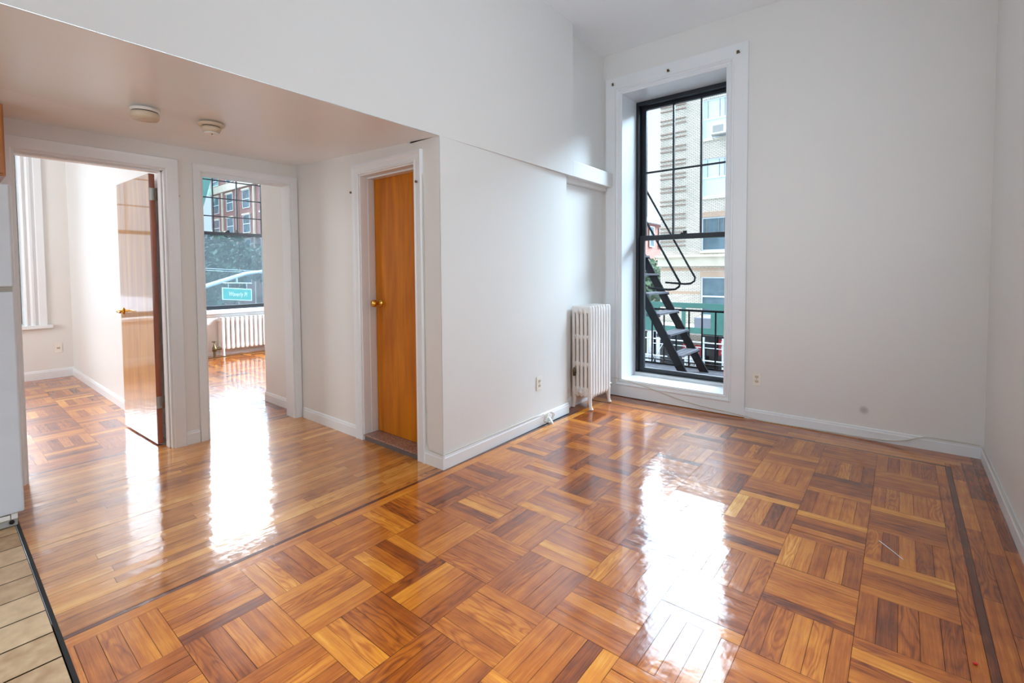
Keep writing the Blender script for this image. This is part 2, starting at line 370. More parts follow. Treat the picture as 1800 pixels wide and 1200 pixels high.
        o = bpy.data.objects.new(name, me); COL.objects.link(o); o.location = loc
        if parent is not None:
            o.parent = parent; o.location = loc - parent_world(parent)
        if bevel:
            bv = o.modifiers.new('bevel', 'BEVEL'); bv.width = bevel; bv.segments = 2; bv.limit_method = 'ANGLE'; bv.angle_limit = .6
        return o
def parent_world(p):
    v = Vector((0, 0, 0))
    while p is not None: v = v + p.location; p = p.parent
    return v
def tag(o, label=None, cat=None, group=None, kind=None):
    if label: o['label'] = label
    if cat: o['category'] = cat
    if group: o['group'] = group
    if kind: o['kind'] = kind
    return o
def struct(mb, name, mat, label=None, bevel=0, merge=False, cat=None):
    o = mb.build(name, mat, bevel=bevel, merge=merge); tag(o, label, cat, None, 'structure'); return o
def empty(name, loc, label, cat, group=None, kind=None):
    o = bpy.data.objects.new(name, None); COL.objects.link(o); o.location = loc; o.empty_display_size = .1
    return tag(o, label, cat, group, kind)
def copy_tree(o, delta=(0, 0, 0), parent=None):
    c = o.copy(); COL.objects.link(c); c.parent = parent
    if parent is None: c.location = o.location + Vector(delta)
    for ch in o.children: copy_tree(ch, parent=c)
    return c

# ------------------------------------------------------------------ SETTING: walls
YW, XR, XP, YD, XB = 4.50, .455, -2.31, 2.11, -4.17
ZC = 3.49
struct(MB().wall('y', YW, 4.98, -2.43, .60, -.02, ZC, [(-2.225, -1.21, .172, 3.07)]), 'wall_back', paint, 'grey-white plaster wall around the tall black window', merge=True, cat='wall')
struct(MB().wall('x', XR, .6, -3.35, YW, -.02, ZC, [(1.35, 2.55, .8, 3.1)]), 'wall_right', paint, 'off-white wall at the right edge of the room', cat='wall')
struct(MB().wall('y', -3.36, -3.2, -4.31, XR, -.02, ZC, [(-2.1, -.6, .7, 3.1), (-3.7, -2.9, .7, 2.1)]), 'wall_front', paint, 'wall behind the camera', merge=True, cat='wall')
# lower partition with the outlet (its far end stands a little back from the beam)
mb = MB(); mb.hexa([(-2.43, 2.31, -.02), (XP, 2.11, -.02), (-2.345, 3.66, -.02), (-2.43, 3.66, -.02), (-2.43, 2.31, 2.17), (XP, 2.11, 2.165), (-2.345, 3.66, 2.15), (-2.43, 3.66, 2.15)])
struct(mb, 'wall_left', paint, 'off-white partition wall with an outlet near its far end', cat='wall')
struct(MB().box(-2.6, 3.66, -.02, -2.43, 4.98, ZC), 'wall_left', paint, 'narrow recessed wall behind the tall radiator', cat='wall')
mb = MB(); mb.hexa([(-2.6, -3.2, 2.31), (XP, -3.2, 2.23), (XP, 2.11, 2.165), (-2.6, 2.11, 2.31), (-2.6, -3.2, ZC), (XP, -3.2, ZC), (XP, 2.11, ZC), (-2.6, 2.11, ZC)])
mb.hexa([(-2.6, 2.11, 2.165), (XP, 2.11, 2.165), (XP, 3.716, 2.146), (-2.6, 3.716, 2.146), (-2.6, 2.11, ZC), (XP, 2.11, ZC), (XP, 3.716, ZC), (-2.6, 3.716, ZC)])
struct(mb, 'wall_left', paint, 'upper wall hanging over the hall like a deep beam', cat='wall')
mb = MB(); mb.hexa([(-2.43, 3.716, 2.146), (XP, 3.716, 2.146), (XP, 4.463, 2.137), (-2.43, 4.463, 2.137), (-2.43, 3.716, 2.285), (XP, 3.716, 2.285), (XP, 4.463, 2.280), (-2.43, 4.463, 2.280)])
mb.box(-2.43, 3.72, 2.105, -2.375, 4.463, 2.15)
struct(mb, 'trim_1', paint, 'boxed ledge running from the beam end to the window casing', bevel=.004, cat='ledge')
# brown-door wall
struct(MB().wall('y', YD, 2.31, -4.17, -2.43, -.02, 2.24, [(-3.205, -2.555, -.02, 2.03)]).hexa([(-2.43, 2.11, -.02), (-2.312, 2.11, -.02), (-2.43, 2.309, -.02), (-2.431, 2.309, -.02), (-2.43, 2.11, 2.17), (-2.312, 2.11, 2.17), (-2.43, 2.309, 2.17), (-2.431, 2.309, 2.17)]), 'wall_left', paint, 'beige hall wall around the closed brown door', merge=True, cat='wall')
# wall with the two doorways
struct(MB().wall('x', XB, -4.31, -3.2, 2.31, -.02, ZC, [(.353, 1.13, -.02, 2.056), (1.358, 2.05, -.02, 2.07)]), 'wall_left', paint, 'hall wall with two open doorways side by side', merge=True, cat='wall')
struct(MB().box(-4.98, 2.15, -.02, -4.311, 4.5, ZC), 'wall_left', paint, 'short wall with the light switch seen through the right doorway', cat='wall')
struct(MB().box(-8.33, 1.168, -.02, -4.311, 1.33, ZC), 'wall_left', paint, 'bright white side wall behind the open door', cat='wall')
# outer wall of the two bedrooms
struct(MB().wall('x', -8.19, -8.7, -2.8, 1.25, -.02, ZC, [(-.45, .745, .66, 3.07)]), 'wall_left', paint, 'far bedroom wall with a fluted window casing and an outlet', merge=True, cat='wall')
struct(MB().wall('x', -8.33, -8.7, 1.25, 4.98, -.02, ZC, [(2.50, 3.74, .70, 3.12)]), 'wall_left', paint, 'far bedroom wall over the low radiator', merge=True, cat='wall')
struct(MB().wall('y', 4.5, 4.98, -8.33, -4.98, -.02, ZC, [(-7.45, -5.95, .8, 3.0)]), 'wall_back', paint, 'unseen end wall of the right bedroom', cat='wall')
struct(MB().wall('y', -2.8, -2.6, -8.19, -4.311, -.02, ZC, [(-6.95, -5.45, .8, 3.0)]), 'wall_front', paint, 'unseen end wall of the left bedroom', cat='wall')
# ceilings
struct(MB().box(-2.6, -3.36, ZC, .6, 4.98, 3.6), 'ceiling', paint_ceil, 'high white ceiling of the main room', cat='ceiling')
MBc = MB().hexa([(-4.17, -3.2, 2.234), (-2.311, -3.2, 2.2285), (-2.311, 2.1125, 2.1632), (-4.17, 2.1125, 2.233), (-4.17, -3.2, 2.34), (-2.40, -3.2, 2.25), (-2.40, 2.1125, 2.20), (-4.17, 2.1125, 2.34)])
struct(MBc, 'ceiling', paint_ceil, 'low glossy ceiling over the hall with two smoke detectors', cat='ceiling')
struct(MB().box(-8.7, -2.8, ZC, -4.17, 4.98, 3.6), 'ceiling', paint_ceil, 'ceiling of the bedrooms', cat='ceiling')

# ------------------------------------------------------------------ floors
class Floor:
    def __init__(s): s.v = []; s.f = []; s.c = []; s.uv = []; s.m = []
    def strip(s, x0, x1, y0, y1, along, tone=None, clip=None, m=0, gap=.0007, kind=None, tilt=.0004):
        if clip:
            x0, x1 = max(x0, clip[0]), min(x1, clip[1]); y0, y1 = max(y0, clip[2]), min(y1, clip[3])
        if x1 - x0 < .004 or y1 - y0 < .004: return
        o = len(s.v); g = gap
        z = [random.uniform(-tilt, tilt) for _ in range(3)]; z.append(z[0] + z[2] - z[1])
        P = [(x0 + g, y0 + g), (x1 - g, y0 + g), (x1 - g, y1 - g), (x0 + g, y1 - g)]
        s.v += [(p[0], p[1], zz) for p, zz in zip(P, z)]; s.f.append((o, o + 1, o + 2, o + 3))
        t = tone if tone is not None else min(1, max(0, random.gauss(.46, .17)))
        c = (t, random.random(), kind if kind is not None else random.random(), 1)
        s.c.append(c); s.m.append(m)
        du, dv = random.uniform(0, 20), random.uniform(0, 20)
        for (x, y) in P: s.uv.append((x + du, y + dv) if along == 'x' else (y + du, x + dv))
    def rect(s, x0, x1, y0, y1, m, z=-.004):
        o = len(s.v); s.v += [(x0, y0, z), (x1, y0, z), (x1, y1, z), (x0, y1, z)]; s.f.append((o, o + 1, o + 2, o + 3)); s.c.append((0, 0, 0, 1)); s.m.append(m); s.uv += [(0, 0)] * 4
    def squares(s, gx, gy, P, i0, i1, j0, j1, clip, par=1):
        for i in range(i0, i1):
            for j in range(j0, j1):
                x, y = gx + i * P, gy + j * P; w = P / 5; al = 'y' if (i + j) % 2 == par else 'x'
                base = random.gauss(0, .04)
                for k in range(5):
                    t = min(1, max(.02, random.gauss(.47, .135) + base))
                    if al == 'y': s.strip(x + k * w, x + (k + 1) * w, y, y + P, 'y', t, clip)
                    else: s.strip(x, x + P, y + k * w, y + (k + 1) * w, 'x', t, clip)
    def run(s, x0, x1, y0, y1, along, m=0, lo=.5, hi=1.6, clip=None, tone=None, sd=.12, mean=.46):
        a, b = (y0, y1) if along == 'y' else (x0, x1); p = a - random.uniform(0, .5)
        while p < b:
            q = p + random.uniform(lo, hi); t = min(1, max(0, random.gauss(mean, sd))) if tone is None else tone
            a0, a1 = max(p, a), min(q, b)
            if along == 'y': s.strip(x0, x1, a0, a1, 'y', t, clip, m)
            else: s.strip(a0, a1, y0, y1, 'x', t, clip, m)
            p = q
    def build(s, name, mats, label):
        me = bpy.data.meshes.new(name); me.from_pydata(s.v, [], s.f)
        for m in mats: me.materials.append(m)
        me.polygons.foreach_set('material_index', s.m)
        ca = me.color_attributes.new('Col', 'FLOAT_COLOR', 'CORNER'); ul = me.uv_layers.new(name='UVMap')
        for i, p in enumerate(me.polygons):
            for k, li in enumerate(p.loop_indices): ca.data[li].color = s.c[i]; ul.data[li].uv = s.uv[i * 4 + k]
        o = bpy.data.objects.new(name, me); COL.objects.link(o); return tag(o, label, 'floor', None, 'structure')
G0X, G0Y, GP = -1.3147, 1.7333, .30166
fl = Floor()
fl.rect(-2.43, XR, -3.2, YW, 2)
xl = G0X - 3 * GP; xr = G0X + 5 * GP; yt = G0Y + 8 * GP
cl_ = (xl, xr, -3.2, yt)
fl.squares(G0X, G0Y, GP, -3, 5, -5, 8, (xl, xr, .268, yt))
fl.squares(G0X, G0Y, GP, 0, 5, -17, -5, (-1.2, xr, -3.2, .268)); fl.squares(G0X, G0Y, GP, 0, 5, -5, -4, (-1.2, xr, -3.2, .268))
Y0 = -3.2
fl.run(xr, xr + .049, Y0, yt + .02, 'y', mean=.42); fl.run(xr + .049, xr + .076, Y0, yt + .05, 'y', tone=-.15 if False else .0, lo=.6, hi=1.4)
fl.run(xr + .076, xr + .135, Y0, yt + .11, 'y', mean=.5, lo=.5, hi=1.1); fl.run(xr + .135, xr + .195, Y0, yt + .17, 'y', mean=.42, lo=.5, hi=1.2); fl.run(xr + .195, XR, Y0, YW, 'y', mean=.36)
fl.run(xl, xr, yt, yt + .022, 'x', mean=.35); fl.run(xl - .06, xr + .05, yt + .022, yt + .046, 'x', tone=.0)
for k in range(5): fl.run(-2.43, xr + (.076, .135, .195, .195, .195)[k], yt + .046 + k * .062, min(YW, yt + .046 + (k + 1) * .062), 'x', mean=.5 - .03 * k, lo=.6, hi=1.6)
fl.run(xl - .062, xl, .268, yt + .02, 'y', mean=.66, lo=.7, hi=1.7); fl.run(xl - .084, xl - .062, .268, 3.64, 'y', tone=.0)
fl.run(-2.43, xl - .062, 3.64, yt + .02, 'y', mean=.2)
fl.build('floor', [oak, oak_hall, gapm], 'glossy orange-brown oak parquet of five-strip squares with a dark border line')
fh = Floor(); fh.rect(-4.32, xl - .084, .268, 2.12, 2)
k = 0; x = xl - .084
while x > -4.31:
    x2 = max(x - .057, -4.32)
    fh.run(x2, x, .268 if x > -4.16 else .33, 2.12, 'y', 1, .5, 1.7, mean=.38 if k == 0 else (.34 if x < -4.2 else .52)); x = x2; k += 1
fh.build('floor', [oak, oak_hall, gapm], 'pale glossy narrow-plank floor of the hall')
for (xa, xb, ya, yb, lab) in ((-8.19, -4.32, -2.6, 1.168, 'sunlit parquet of the left bedroom'), (-8.33, -4.32, 1.33, 4.5, 'shiny parquet of the right bedroom before the low radiator')):
    fb = Floor(); fb.rect(xa, xb, ya, yb, 2)
    fb.run(xb - .03, xb, ya, yb, 'y', tone=.0)
    for k in range(3): fb.run(xb - .03 - .06 * (k + 1), xb - .03 - .06 * k, ya, yb, 'y', mean=.42)
    fb.squares(xb - .21, 1.10, GP, -13, 0, -13, 13, (xa + .12, xb - .21, ya, yb))
    fb.run(xa, xa + .06, ya, yb, 'y', mean=.3); fb.run(xa + .06, xa + .12, ya, yb, 'y', mean=.5)
    fb.build('floor', [oak, oak_hall, gapm], lab)
# kitchen tile
ft = Floor(); ft.rect(-4.17, -1.2, -3.2, .255, 1)
x = -3.248 - .176 * 6
while x < -1.2:
    y = .255
    while y > -3.2:
        ft.strip(x, x + .176, y - .36, y, 'x', random.random(), (-4.17, -1.2, -3.2, .255), 0, gap=.0035, tilt=.0002); y -= .36
    x += .176
ft.build('floor', [tilem, grout], 'beige rectangular kitchen tiles')
struct(MB().box(-4.17, .2555, -.004, -1.2, .268, .0015), 'trim_2', dark, 'thin dark strip between tiles and planks', cat='floor strip')

# ------------------------------------------------------------------ frames swept around openings
def sweep_frame(mb, ax, c, sgn, a0, a1, z0, z1, prof, sides='LTRB'):
    """profile points (d, h): d outward from the opening edge, h off the wall plane"""
    P = (lambda h, a, z: (c + sgn * h, a, z)) if ax == 'x' else (lambda h, a, z: (a, c + sgn * h, z))
    n = len(prof)
    def ring(corner):
        out = []
        for d, h in prof:
            a = a0 - d if 'L' in corner else a1 + d; z = z1 + d if 'T' in corner else (z0 - d if corner[1] == 'B' else z0)
            out.append(P(h, a, z))
        return out
    B = 'B' if 'B' in sides else '0'
    seq = [ring('L' + B), ring('LT'), ring('RT'), ring('R' + B)]
    if 'B' in sides: seq.append(seq[0])
    for i in range(len(seq) - 1):
        for k in range(n - 1): mb.add([seq[i][k], seq[i][k + 1], seq[i + 1][k + 1], seq[i + 1][k]], [(0, 1, 2, 3)])
    if 'B' not in sides:
        for sq in (seq[0], seq[-1]): mb.add(sq, [tuple(range(n))])
    return mb
CAS = [(0, 0), (0, .016), (.006, .022), (.014, .022), (.018, .016), (.030, .016), (.034, .028), (.042, .034), (.052, .030), (.056, .024), (.165, .024), (.165, 0)]
mb = sweep_frame(MB(), 'y', YW, -1, -2.225, -1.21, .172, 3.07, CAS)
struct(mb, 'trim_3', trim, 'wide moulded white casing of the tall window', merge=True, cat='window casing')
# white reveal + sill inside the deep opening
mb = MB(); mb.box(-2.2255, 4.485, .150, -2.213, 4.86, 3.075).box(-1.222, 4.485, .150, -1.2095, 4.86, 3.075).box(-2.225, 4.485, 3.062, -1.21, 4.86, 3.075).box(-2.213, 4.487, .165, -1.222, 4.80, .178).box(-2.213, 4.79, .165, -1.222, 4.86, .205)
struct(mb, 'trim_4', trim, 'white reveal and sill lining the tall window', bevel=.003, cat='window reveal')

def base_run(mb, p, q, nrm, h=.092, t=.014):
    p, q, n = Vector(p), Vector(q), Vector(nrm)
    prof = [(0, 0), (t, 0), (t, h - .022), (t * .75, h - .014), (t * .75, h - .006), (t * .35, h), (0, h)]
    A = [p + n * a + Vector((0, 0, b)) for a, b in prof]; B = [q + n * a + Vector((0, 0, b)) for a, b in prof]; m = len(prof)
    for k in range(m - 1): mb.add([A[k], B[k], B[k + 1], A[k + 1]], [(0, 1, 2, 3)])
    mb.add(A, [tuple(range(m))]); mb.add(B, [tuple(range(m))]); return mb
struct(base_run(MB(), (-1.045, YW, 0), (XR, YW, 0), (0, -1, 0), .088, .018), 'baseboard_back', trim, 'white baseboard under the blank wall', merge=True, cat='baseboard')
struct(base_run(MB(), (XR, YW, 0), (XR, -3.2, 0), (-1, 0, 0), .088, .018), 'baseboard_right', trim, 'white baseboard of the right wall', merge=True, cat='baseboard')
mb = base_run(MB(), (XP, 2.096, 0), (-2.345, 3.674, 0), (.9998, .0226, 0)); base_run(mb, (-2.345, 3.66, 0), (-2.43, 3.66, 0), (0, 1, 0))
struct(mb, 'baseboard_left', trim, 'white baseboard of the partition with the outlet', merge=True, cat='baseboard')
struct(base_run(MB(), (-2.43, 3.67, 0), (-2.43, YW, 0), (1, 0, 0)), 'baseboard_left', trim, 'baseboard hidden behind the tall radiator', merge=True, cat='baseboard')
struct(base_run(MB(), (-2.497, YD, 0), (XP + .014, YD, 0), (0, -1, 0)), 'baseboard_left', trim, 'short baseboard right of the brown door', merge=True, cat='baseboard')
struct(base_run(MB(), (-4.13, YD, 0), (-3.290, YD, 0), (0, -1, 0)), 'baseboard_left', trim, 'baseboard left of the brown door', merge=True, cat='baseboard')
struct(base_run(MB(), (-4.312, 2.15, 0), (-4.98, 2.15, 0), (0, -1, 0)), 'baseboard_left', trim, 'baseboard inside the right doorway', merge=True, cat='baseboard')
struct(base_run(MB(), (-4.315, 1.168, 0), (-8.19, 1.168, 0), (0, -1, 0)), 'baseboard_left', trim, 'baseboard behind the open door', merge=True, cat='baseboard')
struct(base_run(MB(), (-8.19, 1.168, 0), (-8.19, -2.6, 0), (1, 0, 0), .11), 'baseboard_left', trim, 'baseboard under the bedroom window', merge=True, cat='baseboard')
struct(base_run(MB(), (-8.33, 1.33, 0), (-8.33, 4.5, 0), (1, 0, 0), .05), 'baseboard_left', trim, 'baseboard behind the low radiator', merge=True, cat='baseboard')
struct(base_run(MB(), (XB, 1.2, 0), (XB, 1.3, 0), (1, 0, 0), .10, .012), 'baseboard_left', trim, 'small baseboard block between the two doorways', merge=True, cat='baseboard')

# door casings / jambs
DC = [(0, 0), (0, .012), (.006, .017), (.05, .020), (.066, .022), (.070, .018), (.070, 0)]
DC2 = [(0, 0), (0, .012), (.006, .016), (.045, .018), (.055, .018), (.055, 0)]
struct(sweep_frame(MB(), 'x', XB, 1, .353, 1.13, 0, 2.056, [(d * 1.12, h) for d, h in DC], 'LTR'), 'trim_5', trim, 'white casing of the left doorway', merge=True, cat='door casing')
struct(sweep_frame(MB(), 'x', XB, 1, 1.358, 2.05, 0, 2.07, DC2, 'LTR'), 'trim_6', trim, 'white casing of the right doorway', merge=True, cat='door casing')
def jamb(ax, c0, c1, a0, a1, zt, t=.012, stop=None):
    mb = MB(); 
    B = (lambda ca, cb, aa, ab, za, zb: mb.box(ca, aa, za, cb, ab, zb)) if ax == 'x' else (lambda ca, cb, aa, ab, za, zb: mb.box(aa, ca, za, ab, cb, zb))
    B(c0, c1, a0 - .001, a0 + t, 0, zt); B(c0, c1, a1 - t, a1 + .001, 0, zt); B(c0, c1, a0 + t, a1 - t, zt - t, zt + .001)
    if stop:
        s0, s1 = stop; B(s0, s1, a0 + t, a0 + t + .004, 0, zt - t); B(s0, s1, a1 - t - .012, a1 - t, 0, zt - t); B(s0, s1, a0 + t, a1 - t, zt - t - .012, zt - t)
    return mb
struct(jamb('x', XB + .004, -4.314, .353, 1.13, 2.056, stop=(-4.20, -4.265)), 'trim_7', trim, 'white jamb and stop of the left doorway', bevel=.002, cat='door jamb')
struct(jamb('x', XB + .004, -4.314, 1.358, 2.05, 2.07), 'trim_8', trim, 'white jamb of the right doorway', bevel=.002, cat='door jamb')
struct(sweep_frame(MB(), 'y', YD, -1, -3.205, -2.555, 0, 2.03, [(0, 0), (0, .014), (.008, .02), (.02, .014), (.05, .016), (.062, .024), (.076, .024), (.078, .0)], 'LTR'), 'trim_9', trim, 'moulded white casing of the brown door', merge=True, cat='door casing')
struct(jamb('y', YD - .004, 2.31, -3.205, -2.555, 2.03, .010, stop=(2.17, 2.229)), 'trim_10', trim, 'white jamb around the brown door', bevel=.002, cat='door jamb')
mb = MB().box(-3.194, 2.098, .036, -2.566, 2.30, .046); th = empty('trim_11', (-2.88, 2.15, 0), 'speckled brown stone threshold under the brown door', 'threshold', kind='structure')
mb.build('threshold_slab', granite, th, bevel=.002); MB().box(-3.194, 2.108, 0, -2.566, 2.30, .036).build('threshold_face', granite_edge, th)

# ------------------------------------------------------------------ DOORS
d1 = empty('door_1', (-3.18, 2.25, .047), 'closed orange-brown flush door with a brass knob', 'door', kind='structure')
MB().box(-3.192, 2.231, .048, -2.568, 2.268, 2.016).build('door_leaf', birch, d1, bevel=.002)
kn = MB().lathe([(.0, 2.231), (.031, 2.231), (.031, 2.226), (.026, 2.221), (.014, 2.218), (.012, 2.196), (.016, 2.190), (.027, 2.180), (.029, 2.168), (.026, 2.158), (.016, 2.153), (0, 2.152)], (-3.135, 0, 1.055), 'y').build('door_knob', brass, d1)
d2 = empty('door_2', (-4.33, 1.105, 0), 'open glossy honey-coloured door leaf with a brass lever', 'door', kind='structure')
def leafpt(u, v, z): # u along the leaf from hinge, v thickness toward +y
    a = math.radians(2.3); c, s_ = math.cos(a), math.sin(a)
    return (-4.325 - u * c + v * s_ * 0, 1.068 - u * s_ + v, z)
def leafbox(mb, u0, u1, v0, v1, z0, z1):
    return mb.hexa([leafpt(u1, v0, z0), leafpt(u0, v0, z0), leafpt(u0, v1, z0), leafpt(u1, v1, z0), leafpt(u1, v0, z1), leafpt(u0, v0, z1), leafpt(u0, v1, z1), leafpt(u1, v1, z1)])
lf = leafbox(MB(), .002, .775, 0, .036, .012, 2.035).build('door_leaf', birch_open, d2)
leafbox(MB(), -.001, .002, .0, .036, .012, 2.035).build('door_edge', edgewood, lf)
mb = MB()
c = leafpt(.71, 0, .985)
mb.lathe([(0, c[1]), (.028, c[1]), (.028, c[1] - .006), (.012, c[1] - .010), (.010, c[1] - .045), (0, c[1] - .046)], (c[0], 0, c[2]), 'y', 20)
mb.tube([(c[0], c[1] - .042, c[2]), (c[0] + .03, c[1] - .046, c[2]), (c[0] + .11, c[1] - .044, c[2] - .004)], .008, 10)
c2 = leafpt(.71, .036, .985)
mb.lathe([(0, c2[1]), (.028, c2[1]), (.028, c2[1] + .006), (.012, c2[1] + .010), (.010, c2[1] + .036), (0, c2[1] + .037)], (c2[0], 0, c2[2]), 'y', 20)
mb.tube([(c[0], c2[1] + .034, c[2]), (c[0] + .11, c2[1] + .034, c[2] - .004)], .007, 10)
mb.build('door_handle', brass, d2)
def latch(): leafbox(MB(), .775, .778, .006, .030, .94, 1.03).build('latch_plate', brass, d2)
latch()
for zc in (1.885, .325):
    mb = MB(); mb.box(-4.3235, 1.070, zc - .045, -4.3215, 1.104, zc + .045)
    mb.lathe([(0, zc - .046), (.0065, zc - .046), (.0065, zc + .046), (0, zc + .046)], (-4.3225, 1.111, 0), 'z', 10)
    mb.box(-4.318, 1.1135, zc - .045, -4.260, 1.1175, zc + .045)
    h = mb.build('hinge', steel, d2)
    for dz, yy in ((-.03, 1.083), (0, 1.078), (.03, 1.083)):
        pass

# ------------------------------------------------------------------ WINDOWS
def sash_window(name, loc, label, ax, c, a0, a1, z0, z1, zm, vm, hm, lowmat, fr=.045, out=1):
    """double hung window. ax='y': plane y=c, runs in x.  c = interior face of the lower sash; out = direction to the street"""
    W = empty(name, loc, label, 'window', kind='structure')
    def bx(mb, d0, d1, p, q, r, s_):
        return mb.box(p, c + out * d0, r, q, c + out * d1, s_) if ax == 'y' else mb.box(c + out * d0, p, r, c + out * d1, q, s_)
    mb = MB(); bx(mb, -.03, .11, a0, a0 + .03, z0, z1); bx(mb, -.03, .11, a1 - .03, a1, z0, z1); bx(mb, -.03, .11, a0 + .03, a1 - .03, z1 - .04, z1); bx(mb, -.01, .13, a0 + .03, a1 - .03, z0, z0 + .022)
    mb.build('window_frame', blackf, W, bevel=.003)
    i0, i1 = a0 + .03, a1 - .03
    def sash(d0, d1, za, zb, bot, top, nm, verts, hors, gm):
        mb = MB(); bx(mb, d0, d1, i0, i0 + fr, za, zb); bx(mb, d0, d1, i1 - fr, i1, za, zb); bx(mb, d0, d1, i0 + fr, i1 - fr, za, za + bot); bx(mb, d0, d1, i0 + fr, i1 - fr, zb - top, zb)
        S = mb.build(nm, blackf, W, bevel=.002)
        t = .008
        for v in verts: m = MB(); bx(m, d0 + .006, d1 - .006, v - t, v + t, za + bot, zb - top); m.build('muntin', blackf, S)
        for h in hors: m = MB(); bx(m, d0 + .008, d1 - .008, i0 + fr, i1 - fr, h - t, h + t); m.build('muntin', blackf, S)
        g = MB(); dm = (d0 + d1) / 2; bx(g, dm - .0015, dm + .0015, i0 + fr - .003, i1 - fr + .003, za + bot - .003, zb - top + .003); g.build('pane', gm, S)
        return S
    sash(.0, .04, z0 + .022, zm + .03, .045, .05, 'lower_sash', [], [], lowmat)
    sash(.045, .085, zm - .02, z1 - .04, .045, .03, 'upper_sash', vm, hm, glass)
    mid = (a0 + a1) / 2; mb = MB(); bx(mb, .005, .035, mid - .03, mid + .03, zm + .03, zm + .042); bx(mb, .012, .022, mid - .006, mid + .03, zm + .042, zm + .062); mb.build('sash_lock', dark, W)
    return W
sash_window('window_1', (-1.72, 4.86, .2), 'tall black double-hung window over the fire escape', 'y', 4.845, -2.213, -1.222, .185, 3.06, 1.63, [-1.842, -1.564], [2.33], glass, fr=.05)
sash_window('window_2', (-8.5, 3.1, .7), 'dark double-hung window of the right bedroom facing the street sign', 'x', -8.46, 2.50, 3.74, .705, 3.11, 1.92, [2.935, 3.29], [2.20, 2.49, 2.77], screen_glass, out=-1)
sash_window('window_3', (-8.5, .15, .66), 'window of the left bedroom at the picture edge', 'x', -8.46, -.45, .745, .675, 3.06, 1.88, [-.05, .34], [2.27, 2.66], glass, out=-1)
sash_window('window_4', (-1.35, -3.33, .7), 'unseen window added behind the camera around a fill lamp', 'y', -3.27, -2.1, -.6, .7, 3.1, 1.9, [-1.6, -1.1], [2.5], glass, out=-1)  # added out of view to frame the front-wall fill lamp
# sills and casings in the bedrooms
FC = [(0, 0), (0, .02), (.02, .03), (.035, .012), (.05, .012), (.07, .03), (.09, .03), (.10, .012), (.12, .012), (.13, .026), (.195, .026), (.195, 0)]
struct(sweep_frame(MB(), 'x', -8.19, 1, -.45, .745, .66, 3.07, FC, 'LTR'), 'trim_12', trim, 'fluted white casing beside the left bedroom window', merge=True, cat='window casing')
struct(MB().box(-8.45, -.45, .655, -8.19, .745, .675).box(-8.19, -.70, .630, -8.13, .985, .672), 'trim_13', trim, 'white sill of the left bedroom window', bevel=.004, cat='window sill')
struct(MB().box(-8.45, 2.50, .69, -8.33, 3.74, .705).box(-8.33, 2.3, .655, -8.255, 3.95, .718).box(-8.33, 2.35, .61, -8.31, 3.9, .655), 'trim_14', trim, 'thick white sill over the low radiator', bevel=.006, cat='window sill')

